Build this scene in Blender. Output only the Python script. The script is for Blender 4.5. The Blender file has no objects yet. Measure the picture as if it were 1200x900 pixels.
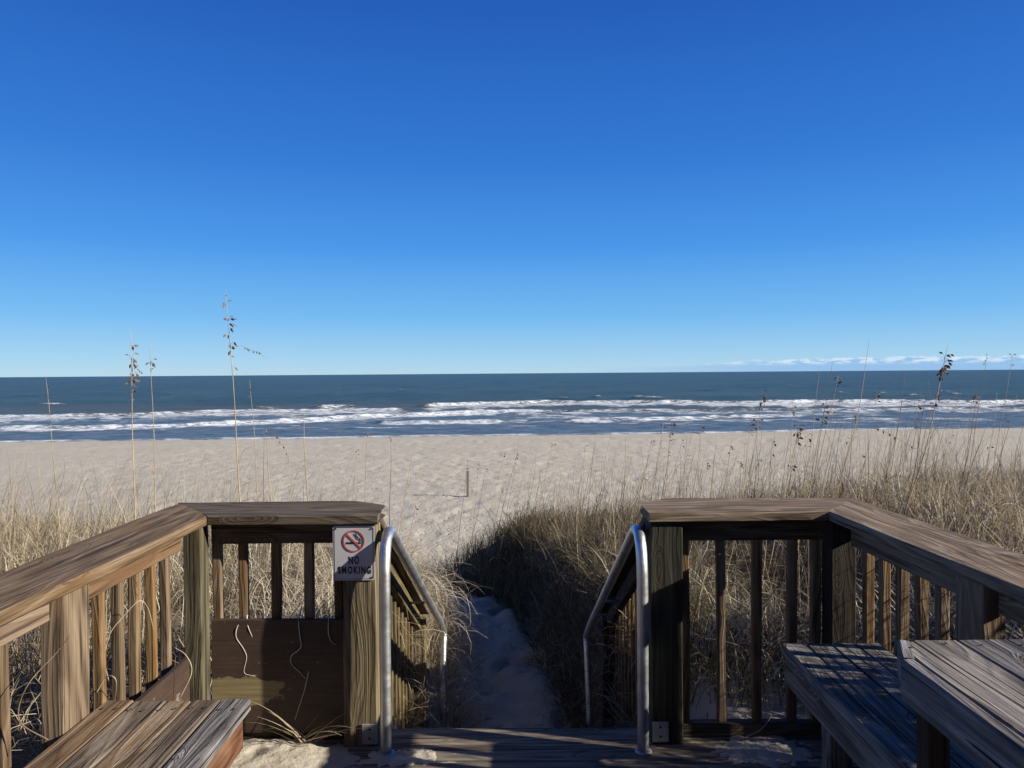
import bpy, bmesh, math, random
import numpy as np
from mathutils import Vector, Matrix
random.seed(7); np.random.seed(7)
S = bpy.context.scene
COL = S.collection
R = math.radians

# ------------------------------------------------------------------ camera
CH = 1.52
cd = bpy.data.cameras.new('camera'); cam = bpy.data.objects.new('camera', cd); COL.objects.link(cam)
cd.lens = 27.0; cd.sensor_width = 36.0; cd.clip_start = 0.05; cd.clip_end = 90000
cam.matrix_world = Matrix.Translation((0, 0, CH)) @ Matrix.Rotation(R(90 - .796), 4, 'X') @ Matrix.Rotation(R(-.43), 4, 'Z')
S.camera = cam
S.render.resolution_x = 1024; S.render.resolution_y = 768

# ------------------------------------------------------------------ sky and sun
SUN = Vector((1, -.25, .455)).normalized()          # towards the sun
el = math.asin(SUN.z); az = math.atan2(SUN.x, SUN.y)
w = bpy.data.worlds.new('World'); S.world = w; w.use_nodes = True
nt = w.node_tree; N = nt.nodes; L = nt.links
for n in list(N): N.remove(n)
def nd(tree, kind, **kw):
    n = tree.nodes.new(kind)
    for k, v in kw.items(): setattr(n, k, v)
    return n
def mth(tree, op, a, b=None, c=None, clamp=False):
    n = tree.nodes.new('ShaderNodeMath'); n.operation = op; n.use_clamp = clamp
    for i, v in enumerate((a, b, c)):
        if v is None: continue
        if isinstance(v, (int, float)): n.inputs[i].default_value = v
        else: tree.links.new(v, n.inputs[i])
    return n.outputs[0]
def mixc(tree, f, a, b, blend='MIX'):
    n = tree.nodes.new('ShaderNodeMix'); n.data_type = 'RGBA'; n.blend_type = blend
    for s, v in ((n.inputs[0], f), (n.inputs[6], a), (n.inputs[7], b)):
        if isinstance(v, (int, float)): s.default_value = v
        elif isinstance(v, tuple): s.default_value = (*v, 1)[:4]
        else: tree.links.new(v, s)
    return n.outputs[2]
def ramp(tree, f, stops):
    n = tree.nodes.new('ShaderNodeValToRGB'); cr = n.color_ramp
    while len(cr.elements) < len(stops): cr.elements.new(.5)
    for e, (p, c) in zip(cr.elements, stops):
        e.position = p; e.color = (*c, 1) if isinstance(c, tuple) else (c, c, c, 1)
    tree.links.new(f, n.inputs[0]); return n.outputs[0]
def srange(tree, v, a, b):
    n = tree.nodes.new('ShaderNodeMapRange'); n.interpolation_type = 'SMOOTHSTEP'
    tree.links.new(v, n.inputs[0]); n.inputs[1].default_value = a; n.inputs[2].default_value = b
    return n.outputs[0]
sky = nd(nt, 'ShaderNodeTexSky', sky_type='NISHITA'); sky.sun_disc = False
sky.sun_elevation = el; sky.sun_rotation = az; sky.altitude = 0
sky.air_density = 1.0; sky.dust_density = 0.05; sky.ozone_density = 3.0
hs = nd(nt, 'ShaderNodeHueSaturation'); hs.inputs['Saturation'].default_value = 1.22
L.new(sky.outputs[0], hs.inputs['Color'])
tc = nd(nt, 'ShaderNodeTexCoord'); sx = nd(nt, 'ShaderNodeSeparateXYZ'); L.new(tc.outputs['Generated'], sx.inputs[0])
azm = mth(nt, 'ARCTAN2', sx.outputs[0], sx.outputs[1])
cx = nd(nt, 'ShaderNodeCombineXYZ'); L.new(mth(nt, 'MULTIPLY', azm, 16), cx.inputs[0]); L.new(mth(nt, 'MULTIPLY', sx.outputs[2], 75), cx.inputs[1])
cn = nd(nt, 'ShaderNodeTexNoise'); cn.inputs['Scale'].default_value = 3.2; cn.inputs['Detail'].default_value = 6; cn.inputs['Roughness'].default_value = .6
L.new(cx.outputs[0], cn.inputs['Vector'])
cx2 = nd(nt, 'ShaderNodeCombineXYZ'); L.new(mth(nt, 'MULTIPLY', azm, 9), cx2.inputs[0])
cn2 = nd(nt, 'ShaderNodeTexNoise'); cn2.inputs['Scale'].default_value = 1.3; cn2.inputs['Detail'].default_value = 2
L.new(cx2.outputs[0], cn2.inputs['Vector'])
side = srange(nt, azm, .05, .42)
top = mth(nt, 'ADD', mth(nt, 'MULTIPLY', side, .0115), mth(nt, 'MULTIPLY', cn2.outputs[0], .009))
h = mth(nt, 'SUBTRACT', mth(nt, 'ADD', top, mth(nt, 'MULTIPLY', mth(nt, 'SUBTRACT', cn.outputs[0], .5), .012)), sx.outputs[2])
m = mth(nt, 'MULTIPLY', srange(nt, h, 0, .0022), side)
puff = mth(nt, 'MULTIPLY', srange(nt, cn.outputs[0], .42, .56), srange(nt, sx.outputs[2], .006, .012))
cc = mixc(nt, puff, (2.3, 4.1, 6.6), (5.6, 6.6, 7.6))
# clear-day colour by elevation, blended with the Nishita sky
elv = mth(nt, 'MULTIPLY', mth(nt, 'ARCSINE', sx.outputs[2]), 1 / 1.5708)
K = 1 / (.082 * 1.516)
def kc(r, g, b_): return tuple(((c / 255 + .055) / 1.055) ** 2.4 for c in (r, g, b_))
blue = ramp(nt, elv, [(0, kc(176, 214, 238)), (.012, kc(158, 208, 242)), (.045, kc(112, 184, 243)), (.10, kc(70, 150, 235)), (.17, kc(47, 120, 214)), (.28, kc(33, 92, 188)), (.5, kc(15, 48, 112)), (1, kc(8, 26, 66))])
bs = nd(nt, 'ShaderNodeVectorMath', operation='SCALE'); L.new(blue, bs.inputs[0]); bs.inputs['Scale'].default_value = K
skm = mixc(nt, .90, hs.outputs[0], bs.outputs[0])
skc = mixc(nt, mth(nt, 'MULTIPLY', m, .85), skm, cc)
bg = nd(nt, 'ShaderNodeBackground'); bg.inputs[1].default_value = .082; L.new(skc, bg.inputs[0])
wo = nd(nt, 'ShaderNodeOutputWorld'); L.new(bg.outputs[0], wo.inputs[0])
ld = bpy.data.lights.new('sun', 'SUN'); ld.energy = 5.0; ld.angle = R(.53); ld.color = (1, .925, .79)
lo = bpy.data.objects.new('sun', ld); COL.objects.link(lo); lo.rotation_euler = (-SUN).to_track_quat('-Z', 'Y').to_euler(); lo.location = (20, -5, 12)
S.view_settings.view_transform = 'Standard'; S.view_settings.look = 'None'; S.view_settings.gamma = 1
S.view_settings.exposure = 0.6

# ------------------------------------------------------------------ helpers
def tag(o, label=None, cat=None, group=None, kind=None):
    if label: o['label'] = label
    if cat: o['category'] = cat
    if group: o['group'] = group
    if kind: o['kind'] = kind
    return o
def empty(name, loc, **k):
    o = bpy.data.objects.new(name, None); COL.objects.link(o); o.location = loc; o.empty_display_size = .1
    bpy.context.view_layer.update()
    return tag(o, **k)
def link(name, me, mat, parent=None, M=None):
    o = bpy.data.objects.new(name, me); COL.objects.link(o)
    if mat and not me.materials: me.materials.append(mat)
    M = M or Matrix()
    if parent:
        o.parent = parent
        o.matrix_local = Matrix.Translation(-Vector(parent.location)) @ M
    else: o.matrix_world = M
    return o
def from_np(name, V, Q, smooth=True):
    """V (n,3) float, Q (m,k) int, k = 3 or 4"""
    me = bpy.data.meshes.new(name); k = Q.shape[1]
    me.vertices.add(len(V)); me.vertices.foreach_set('co', np.asarray(V, np.float32).ravel())
    me.loops.add(Q.size); me.loops.foreach_set('vertex_index', Q.astype(np.int32).ravel())
    me.polygons.add(len(Q)); me.polygons.foreach_set('loop_start', np.arange(0, Q.size, k, dtype=np.int32))
    me.polygons.foreach_set('loop_total', np.full(len(Q), k, np.int32))
    me.update(calc_edges=True)
    if smooth: me.polygons.foreach_set('use_smooth', np.ones(len(Q), bool))
    return me
def hsh(i, j, s):
    n = (i.astype(np.int64) * 374761393 + j.astype(np.int64) * 668265263 + s * 1274126177) & 0xffffffff
    n = ((n ^ (n >> 13)) * 1274126177) & 0xffffffff
    n = (n ^ (n >> 16)) & 0xffffffff
    return n / 4294967295.0
def vn(x, y, s=0):
    i = np.floor(x); j = np.floor(y); fx = x - i; fy = y - j
    fx = fx * fx * (3 - 2 * fx); fy = fy * fy * (3 - 2 * fy)
    a = hsh(i, j, s); b = hsh(i + 1, j, s); c = hsh(i, j + 1, s); d = hsh(i + 1, j + 1, s)
    return (a + (b - a) * fx) * (1 - fy) + (c + (d - c) * fx) * fy
def fbm(x, y, s=0, o=4):
    t = 0; a = .5; n = 0
    for k in range(o): t = t + a * vn(x * 2**k, y * 2**k, s + k); n += a; a *= .5
    return t / n
def ss(a, b, x):
    t = np.clip((np.asarray(x, float) - a) / (b - a), 0, 1); return t * t * (3 - 2 * t)
def hz(px): return 437.5 - (px - 600) * .0075
def W(px, py, Y): return Vector(((px - 600) / 900 * Y, Y, CH - (py - hz(px)) / 900 * Y))

# ------------------------------------------------------------------ materials
def newmat(name):
    m = bpy.data.materials.new(name); m.use_nodes = True
    t = m.node_tree; b = t.nodes['Principled BSDF']; return m, t, b
def bump(t, b, h, dist, strength=1.0, prev=None):
    n = t.nodes.new('ShaderNodeBump'); n.inputs['Distance'].default_value = dist; n.inputs['Strength'].default_value = strength
    t.links.new(h, n.inputs['Height'])
    if prev: t.links.new(prev, n.inputs['Normal'])
    if b: t.links.new(n.outputs[0], b.inputs['Normal'])
    return n.outputs[0]
def noise(t, vec, scale, detail=3, rough=.5, dist=0):
    n = t.nodes.new('ShaderNodeTexNoise'); n.inputs['Scale'].default_value = scale; n.inputs['Detail'].default_value = detail
    n.inputs['Roughness'].default_value = rough; n.inputs['Distortion'].default_value = dist
    t.links.new(vec, n.inputs['Vector']); return n.outputs[0]
def mapping(t, vec, sc):
    n = t.nodes.new('ShaderNodeMapping'); n.inputs['Scale'].default_value = sc; t.links.new(vec, n.inputs[0]); return n.outputs[0]
def wood(name, dark, mid, light, warm, gray=.5, crack=.6, lines=34, warmamt=.5, bumpd=.0016):
    """weathered board, grain along the mesh's own X axis"""
    dark, mid, light, warm = [tuple(x * WD for x in c_) for c_ in (dark, mid, light, warm)]; dark = tuple(x * .7 for x in dark)
    m, t, b = newmat(name)
    tcn = t.nodes.new('ShaderNodeTexCoord'); oi = t.nodes.new('ShaderNodeObjectInfo')
    off = t.nodes.new('ShaderNodeCombineXYZ')
    r = oi.outputs['Random']
    t.links.new(mth(t, 'MULTIPLY', r, 37), off.inputs[0]); t.links.new(mth(t, 'MULTIPLY', r, 91), off.inputs[1]); t.links.new(mth(t, 'MULTIPLY', r, 53), off.inputs[2])
    va = t.nodes.new('ShaderNodeVectorMath'); va.operation = 'ADD'
    t.links.new(tcn.outputs['Object'], va.inputs[0]); t.links.new(off.outputs[0], va.inputs[1]); vec = va.outputs[0]
    # knots
    vo = t.nodes.new('ShaderNodeTexVoronoi'); vo.inputs['Scale'].default_value = 1
    t.links.new(mapping(t, vec, (1.6, 6.5, 6.5)), vo.inputs['Vector'])
    kd = vo.outputs['Distance']
    knot = srange(t, kd, .24, .03)
    big = noise(t, mapping(t, vec, (.8, 5.5, 5.5)), 1, 2, .45)
    field = mth(t, 'ADD', big, mth(t, 'MULTIPLY', knot, .35))
    cath = mth(t, 'MULTIPLY', mth(t, 'ADD', mth(t, 'SINE', mth(t, 'MULTIPLY', field, lines * 2)), 1), .5)
    fine = mth(t, 'ADD', .5, mth(t, 'MULTIPLY', mth(t, 'SUBTRACT', noise(t, mapping(t, vec, (3.5, 170, 170)), 1, 4, .7), .5), 2.3))
    mid_n = mth(t, 'ADD', .5, mth(t, 'MULTIPLY', mth(t, 'SUBTRACT', noise(t, mapping(t, vec, (1.6, 34, 34)), 1, 5, .65), .5), 1.5))
    blot = noise(t, mapping(t, vec, (1.6, 5, 5)), 1, 4, .6)
    g = mth(t, 'ADD', mth(t, 'MULTIPLY', cath, .24), mth(t, 'ADD', mth(t, 'MULTIPLY', fine, .36), mth(t, 'MULTIPLY', mid_n, .52)))
    c = ramp(t, g, [(.3, dark), (.6, mid), (.86, light)])
    c = mixc(t, mth(t, 'MULTIPLY', srange(t, blot, .44, .68), warmamt), c, warm, 'MIX')
    late = mth(t, 'POWER', mth(t, 'ADD', mth(t, 'MULTIPLY', mth(t, 'SINE', mth(t, 'MULTIPLY', field, lines * 5.5)), .5), .5), 3)
    c = mixc(t, mth(t, 'MULTIPLY', late, .18), c, mixc(t, 1.0, c, (.42, .36, .30), 'MULTIPLY'))
    tint = mth(t, 'ADD', .78, mth(t, 'MULTIPLY', r, .42))
    c = mixc(t, 1.0, c, tint, 'MULTIPLY') if False else c
    hsn = t.nodes.new('ShaderNodeHueSaturation'); t.links.new(c, hsn.inputs['Color']); t.links.new(tint, hsn.inputs['Value'])
    t.links.new(mth(t, 'ADD', .84 , mth(t, 'MULTIPLY', mth(t, 'FRACT', mth(t, 'MULTIPLY', r, 7.3)), .34)), hsn.inputs['Saturation'])
    c = hsn.outputs[0]
    ck = noise(t, mapping(t, vec, (.9, 75, 75)), 1, 2, .5)
    ckm = mth(t, 'MULTIPLY', srange(t, ck, .61, .65), crack)
    c = mixc(t, ckm, c, (.012, .009, .007))
    c = mixc(t, mth(t, 'MULTIPLY', srange(t, kd, .07, .02), .75), c, (.05, .03, .018))
    t.links.new(c, b.inputs['Base Color']); b.inputs['Roughness'].default_value = .82
    b.inputs['Specular IOR Level'].default_value = .28
    hgt = mth(t, 'SUBTRACT', mth(t, 'ADD', mth(t, 'MULTIPLY', g, 1.0), mth(t, 'MULTIPLY', late, .35)), mth(t, 'MULTIPLY', ckm, 1.6))
    bump(t, b, hgt, bumpd * 1.6, 1.0)
    return m
M = {}
WD = .78
M['cap'] = wood('weathered_cap_wood', (.125, .08, .045), (.28, .20, .125), (.42, .345, .265), (.27, .165, .095), warmamt=.6)
M['rail'] = wood('brown_rail_wood', (.10, .062, .036), (.26, .175, .105), (.38, .29, .20), (.26, .155, .09), warmamt=.6)
M['front'] = wood('front_cap_wood', (.07, .05, .032), (.17, .13, .09), (.27, .22, .165), (.19, .12, .07), warmamt=.4)
M['bal'] = wood('baluster_wood', (.10, .062, .032), (.27, .18, .10), (.38, .285, .18), (.28, .15, .07), warmamt=.5, crack=.35)
M['bench'] = wood('bench_wood', (.10, .07, .045), (.31, .235, .165), (.50, .43, .345), (.29, .18, .10), warmamt=.45, crack=.9, lines=26, bumpd=.003)
M['grey'] = wood('grey_bench_wood', (.06, .055, .055), (.20, .185, .18), (.44, .42, .42), (.22, .18, .15), warmamt=.2, crack=1, lines=26, bumpd=.004)
M['red'] = wood('red_brown_wood', (.12, .05, .025), (.22, .115, .065), (.31, .18, .11), (.26, .115, .055), warmamt=.5)
M['green'] = wood('green_treated_wood', (.025, .023, .015), (.058, .056, .036), (.10, .096, .062), (.055, .058, .03), warmamt=.35, crack=.5)
M['olive'] = wood('olive_post_wood', (.07, .055, .03), (.17, .145, .085), (.27, .24, .15), (.19, .15, .08), warmamt=.4)
M['seat'] = wood('silvered_seat_wood', (.12, .11, .105), (.34, .31, .285), (.56, .53, .50), (.33, .27, .21), warmamt=.3, crack=.9, lines=26, bumpd=.003)
M['gold'] = wood('post_wood', (.09, .06, .03), (.22, .17, .085), (.33, .26, .14), (.25, .17, .08), warmamt=.4, crack=.6)
M['deck'] = wood('deck_wood', (.09, .075, .06), (.27, .23, .185), (.44, .39, .33), (.26, .20, .15), warmamt=.3, crack=.6)
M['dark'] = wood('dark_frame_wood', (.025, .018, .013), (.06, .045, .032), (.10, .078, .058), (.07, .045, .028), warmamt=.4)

def stained(name):
    m, t, b = newmat(name)
    tcn = t.nodes.new('ShaderNodeTexCoord'); v = tcn.outputs['Object']
    n1 = noise(t, mapping(t, v, (3, 9, 9)), 1, 6, .65, .4)
    s = t.nodes.new('ShaderNodeSeparateXYZ'); t.links.new(v, s.inputs[0])
    # peeled patch low on the left end
    dx = mth(t, 'DIVIDE', mth(t, 'SUBTRACT', s.outputs[0], .10), .21); dz = mth(t, 'DIVIDE', mth(t, 'ADD', s.outputs[2], .06), .062)
    d = mth(t, 'ADD', mth(t, 'MULTIPLY', dx, dx), mth(t, 'MULTIPLY', dz, dz))
    d = mth(t, 'ADD', d, mth(t, 'MULTIPLY', mth(t, 'SUBTRACT', noise(t, mapping(t, v, (14, 22, 22)), 1, 5, .7), .5), 2.6))
    pm = srange(t, d, 1.05, .95)
    g = noise(t, mapping(t, v, (3, 90, 90)), 1, 4, .6)
    base = ramp(t, mth(t, 'ADD', mth(t, 'MULTIPLY', n1, .6), mth(t, 'MULTIPLY', g, .4)), [(.3, (.03, .018, .013)), (.7, (.085, .052, .038))])
    raw = ramp(t, g, [(.3, (.16, .125, .06)), (.7, (.30, .245, .13))])
    if name == 'stained_panel': c = mixc(t, pm, base, raw)
    else: c = mixc(t, srange(t, n1, .6, .63), base, (.22, .19, .17))
    sp = srange(t, noise(t, v, 60, 2, .5), .74, .77)
    c = mixc(t, sp, c, (.3, .28, .25))
    t.links.new(c, b.inputs['Base Color']); b.inputs['Roughness'].default_value = .6
    bump(t, b, mth(t, 'ADD', g, mth(t, 'MULTIPLY', n1, .8)), .0015)
    return m
M['panel'] = stained('stained_panel'); M['panel2'] = stained('stained_board')

def metal():
    m, t, b = newmat('brushed_aluminium'); v = t.nodes.new('ShaderNodeTexCoord').outputs['Object']
    n = noise(t, mapping(t, v, (9, 9, 60)), 1, 4, .6); n2 = noise(t, v, 14, 4, .6)
    t.links.new(ramp(t, n2, [(.3, (.58, .59, .60)), (.7, (.78, .785, .79))]), b.inputs['Base Color'])
    b.inputs['Metallic'].default_value = .95
    t.links.new(ramp(t, mth(t, 'ADD', mth(t, 'MULTIPLY', n, .5), mth(t, 'MULTIPLY', n2, .5)), [(.3, .36), (.7, .55)]), b.inputs['Roughness'])
    bump(t, b, n, .0003, .5); return m
M['metal'] = metal()
def plain(name, c, rough=.6, var=.25, scale=30, metallic=0, emit=None):
    m, t, b = newmat(name); v = t.nodes.new('ShaderNodeTexCoord').outputs['Object']
    n = noise(t, v, scale, 4, .6)
    t.links.new(ramp(t, n, [(.3, tuple(x * (1 - var) for x in c)), (.7, tuple(min(1, x * (1 + var)) for x in c))]), b.inputs['Base Color'])
    b.inputs['Roughness'].default_value = rough; b.inputs['Metallic'].default_value = metallic
    bump(t, b, n, .0004, .5); return m
M['galv'] = plain('galvanised_plate', (.42, .43, .43), .5, .2, 40, .3)
M['screw'] = plain('rusty_screw', (.05, .035, .028), .6, .3, 50)
M['signface'] = plain('sign_white', (.55, .54, .56), .35, .05, 12)
M['signblack'] = plain('sign_black', (.015, .015, .016), .4, .2)
M['signred'] = plain('sign_red', (.46, .11, .10), .4, .15)
M['straw'] = plain('straw', (.50, .42, .28), .75, .3, 25)
M['stem'] = plain('oat_stem', (.44, .33, .19), .75, .35, 9)
M['stemdark'] = plain('dark_stem', (.19, .135, .09), .8, .35, 9)
M['seed'] = plain('seed_husk', (.17, .095, .055), .8, .5, 60)
M['stake'] = plain('stake_wood', (.21, .155, .12), .85, .3, 12)
M['twine'] = plain('pale_vine', (.55, .52, .45), .6, .15, 30)

def sand(name, near=True):
    m, t, b = newmat(name)
    g = t.nodes.new('ShaderNodeNewGeometry'); v = g.outputs['Position']
    n0 = noise(t, v, .35, 4, .55); n1 = noise(t, v, 5.5, 5, .6); n2 = noise(t, v, 220, 2, .6); n3 = noise(t, v, 28, 3, .6)
    c = ramp(t, mth(t, 'ADD', mth(t, 'MULTIPLY', n0, .45), mth(t, 'ADD', mth(t, 'MULTIPLY', n1, .3), mth(t, 'MULTIPLY', n3, .25))),
             [(.3, (.445, .40, .318)), (.52, (.515, .468, .382)), (.72, (.56, .515, .43))])
    c = mixc(t, mth(t, 'MULTIPLY', srange(t, n2, .6, .75), .4), c, (.20, .16, .12))
    # dark flecks, same cell size as the pits
    vo = t.nodes.new('ShaderNodeTexVoronoi'); vo.inputs['Scale'].default_value = 6.5; t.links.new(v, vo.inputs['Vector'])
    fl = mth(t, 'MULTIPLY', srange(t, vo.outputs['Distance'], .22, .12), srange(t, noise(t, v, .6, 3, .6), .40, .55))
    c = mixc(t, mth(t, 'MULTIPLY', fl, .5), c, (.17, .13, .09))
    # wet sand by the water
    s = t.nodes.new('ShaderNodeSeparateXYZ'); t.links.new(v, s.inputs[0])
    wet = srange(t, mth(t, 'ADD', s.outputs[2], mth(t, 'MULTIPLY', n0, .08)), -4.36, -4.47)
    c = mixc(t, mth(t, 'MULTIPLY', wet, .55), c, (.20, .165, .13))
    # thatch of dead blades, darkened to carry the shade between grass blades
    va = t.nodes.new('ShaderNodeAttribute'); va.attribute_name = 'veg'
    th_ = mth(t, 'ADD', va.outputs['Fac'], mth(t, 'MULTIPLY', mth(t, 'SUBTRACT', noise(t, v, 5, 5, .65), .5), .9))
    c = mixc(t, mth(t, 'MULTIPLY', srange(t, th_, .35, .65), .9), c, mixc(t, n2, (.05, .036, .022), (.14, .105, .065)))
    t.links.new(c, b.inputs['Base Color'])
    t.links.new(mth(t, 'SUBTRACT', .95, mth(t, 'MULTIPLY', wet, .5)), b.inputs['Roughness'])
    b.inputs['Specular IOR Level'].default_value = .15
    p = bump(t, None, n1, .016, 1)
    vo2 = t.nodes.new('ShaderNodeTexVoronoi'); vo2.inputs['Scale'].default_value = 6.5; vo2.feature = 'SMOOTH_F1'; t.links.new(v, vo2.inputs['Vector'])
    p = bump(t, None, srange(t, vo2.outputs['Distance'], .08, .34), .022, .8, p)
    p = bump(t, None, n3, .008, 1, p)
    bump(t, b, n2, .002, 1, p)
    return m
M['sand'] = sand('beach_sand')

def grassmat():
    m, t, b = newmat('dune_grass_blades')
    a = t.nodes.new('ShaderNodeAttribute'); a.attribute_name = 'tone'
    c = ramp(t, a.outputs['Fac'], [(0, (.045, .06, .022)), (.16, (.10, .11, .045)), (.2, (.07, .048, .027)), (.45, (.235, .17, .092)), (.75, (.49, .40, .265)), (1, (.70, .63, .48))])
    t.links.new(c, b.inputs['Base Color']); b.inputs['Roughness'].default_value = .6; b.inputs['Specular IOR Level'].default_value = .3
    tr = t.nodes.new('ShaderNodeBsdfTranslucent'); t.links.new(c, tr.inputs[0])
    mx = t.nodes.new('ShaderNodeMixShader'); mx.inputs[0].default_value = .3
    t.links.new(b.outputs[0], mx.inputs[1]); t.links.new(tr.outputs[0], mx.inputs[2])
    t.links.new(mx.outputs[0], t.nodes['Material Output'].inputs[0]); return m
M['grass'] = grassmat()

def seamat():
    m, t, b = newmat('sea_water')
    g = t.nodes.new('ShaderNodeNewGeometry'); v = g.outputs['Position']
    a = t.nodes.new('ShaderNodeAttribute'); a.attribute_name = 'foam'
    sh = t.nodes.new('ShaderNodeAttribute'); sh.attribute_name = 'shallow'
    big = noise(t, mapping(t, v, (.012, .05, .05)), 1, 6, .7)
    rip = noise(t, mapping(t, v, (.30, .8, .9)), 1, 6, .75)
    far_ = noise(t, mapping(t, v, (.0022, .0065, .01)), 1, 6, .75)
    deep = mixc(t, srange(t, mth(t, 'ADD', mth(t, 'MULTIPLY', big, .5), mth(t, 'MULTIPLY', far_, .5)), .42, .58), (.020, .044, .036), (.044, .072, .056))
    deep = mixc(t, mth(t, 'MULTIPLY', srange(t, rip, .38, .7), .5), deep, (.08, .115, .10))
    st_ = noise(t, mapping(t, v, (.05, .022, .02)), 1, 4, .7)
    deep = mixc(t, mth(t, 'MULTIPLY', srange(t, st_, .40, .60), .55), deep, (.075, .11, .095))  # light and dark streaks of wave slopes put into the water colour
    c = mixc(t, sh.outputs['Fac'], deep, mixc(t, srange(t, rip, .4, .6), (.05, .085, .115), (.16, .20, .235)))
    fn = noise(t, mapping(t, v, (.8, 1.5, 3)), 1, 7, .72)
    fn2 = noise(t, mapping(t, v, (.22, .5, 1)), 1, 5, .7)
    f = mth(t, 'ADD', a.outputs['Fac'], mth(t, 'ADD', mth(t, 'MULTIPLY', mth(t, 'SUBTRACT', fn, .51), 2.4), mth(t, 'MULTIPLY', mth(t, 'SUBTRACT', fn2, .52), 1.4)))
    f = mth(t, 'MULTIPLY', f, srange(t, a.outputs['Fac'], .02, .25))
    mk_ = t.nodes.new('ShaderNodeAttribute'); mk_.attribute_name = 'murk'
    c = mixc(t, mth(t, 'MULTIPLY', mk_.outputs['Fac'], mth(t, 'ADD', .3, mth(t, 'MULTIPLY', srange(t, rip, .35, .6), .6))), c, (.085, .088, .062))
    fm = srange(t, f, .34, .98)
    c = mixc(t, fm, c, mixc(t, srange(t, fn, .40, .58), (.38, .45, .52), (.80, .82, .83)))
    t.links.new(c, b.inputs['Base Color'])
    t.links.new(mth(t, 'ADD', .34, mth(t, 'MULTIPLY', fm, .5)), b.inputs['Roughness'])
    b.inputs['Specular IOR Level'].default_value = .12; b.inputs['IOR'].default_value = 1.33
    p = bump(t, None, rip, .5, .6)
    bump(t, b, fn, .12, .8, p)
    return m
M['sea'] = seamat()

# ------------------------------------------------------------------ terrain
def xc(y): return np.interp(y, [0, 5, 6.6, 8, 9, 10, 11, 12.5, 15, 21], [.03, .02, -.13, -.24, -.46, -1.0, -1.75, -3.0, -5, -8])
def pz(y): return np.interp(y, [-5, 2.9, 3.3, 5.1, 5.5, 9, 11, 14, 18, 20], [-.3, -.35, -.45, -1.03, -1.0, -1.2, -1.55, -2.25, -3.05, -3.15])
def shore(x, y):
    u = x / np.maximum(y, 5)
    return 75 + np.interp(u, [-2, -.67, -.3, -.1, .1, .3, .42, .67, 2], [-6, -4.5, -2.2, -.4, 0, .8, 3.2, 4.5, 6]) + 1.6 * (fbm(x * .05, y * 0, 5, 3) - .5)
def beach(x, y):
    tt = shore(x, y) - y
    z = -4.5 + .05 * np.clip(tt, -60, 12) + .019 * np.clip(tt - 12, 0, 50)
    return z + .10 * (fbm(x * .12, y * .12, 9, 3) - .5) * ss(0, 14, tt)
def ground(x, y, detail=True):
    x = np.asarray(x, float); y = np.asarray(y, float)
    B = beach(x, y)
    dl = np.interp(y, [-14, 2, 4, 7, 9, 11, 13, 16, 20], [.2, .05, -.08, -.22, -.46, -.74, -1.45, -2.6, -3.35])
    dune = dl + .50 * ss(0, 6, x) * ss(4, 9, y) + .26 * ss(1.55, 2.8, x) * (1 - ss(3.2, 6, y))
    dune = dune + .35 * (fbm(x * .45 + 3, y * .45, 21, 3) - .5) * ss(3.4, 6, y)
    dune = dune - .45 * ss(1.3, 1.7, x) * (1 - ss(2.4, 3.2, x)) * ss(4.0, 4.8, y) * (1 - ss(5.8, 7.2, y)) - .55 * (1 - ss(-1.3, .5, x)) * ss(8.8, 10.5, y) * (x > xc(y))
    dune = dune + .12 * np.exp(-((x - 1.1) / .7) ** 2 - ((y - 7.2) / 1.2) ** 2) + .26 * np.exp(-((x - 3.5) / 1.1) ** 2 - ((y - 6.6) / 1.8) ** 2)
    # nose of the right dune reaching left across the path
    t = ss(14.5, 20, y); D = dune * (1 - t) + B * t
    c = xc(y); r = x - c
    wl = np.interp(y, [3, 4.9, 5.35, 8, 9.5, 12, 14, 16, 20], [.66, .70, .38, .38, .6, 1.2, 2, 3, 5])
    wr = np.interp(y, [3, 4.9, 5.6, 8, 10, 12, 16, 20], [.62, .6, .42, .34, .44, .7, 1.5, 3])
    bl = np.interp(y, [3, 5, 7, 9, 13], [.35, .35, .6, 1.5, 2.4]); br = np.interp(y, [3, 5, 8, 10, 12], [.35, .38, .42, .7, 1.2])
    k = np.where(r < 0, ss(0, 1, (-r - wl) / bl), ss(0, 1, (r - wr) / br))
    k = k + (1 - k) * ss(17.5, 21, y)
    path = np.minimum(pz(y), D + .0)
    z = path * (1 - k) + D * k
    # under the deck
    dk = (1 - ss(1.46, 1.75, np.abs(x))) * (1 - ss(3.22, 3.40, y))
    z = z * (1 - dk) + np.minimum(z, -.16) * dk
    if detail:
        far = ss(12, 20, y)
        pt = (1 - k) * ss(5, 5.6, y); z = z + pt * (.15 * (fbm(x * 4.2, y * 3.2, 64, 2) - .5) - .08 * ss(.55, .75, vn(x * 5, y * 3.2, 91)))
        z = z + (.05 + .0 * far) * (fbm(x * 2.1, y * 2.1, 31, 3) - .5) + (.035) * (vn(x * 5.3, y * 5.3, 77) - .5) * (1 - dk)
        fx = vn(x * 2.2, y * 1.6, 50); z = z - .03 * ss(.62, .8, fx) * far * ss(0, 12, shore(x, y) - y)
    return z
nr, nc = 480, 560
q = np.linspace(0, 1, nr); Yr = -14 + 18 * (1 - (1 - np.minimum(q / .08, 1))) if False else None
Yr = np.concatenate([np.linspace(-14, 2.6, 36, endpoint=False), np.linspace(2.6, 16, 180, endpoint=False), np.linspace(16, 50, 140, endpoint=False), np.linspace(50, 100, 94)])
s_ = np.linspace(-1, 1, nc); U = .82 * s_ + 2.6 * s_**7
YY, UU = np.meshgrid(Yr, U, indexing='ij'); XX = UU * (np.maximum(YY, 0) + 5)
ZZ = ground(XX, YY)
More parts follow.
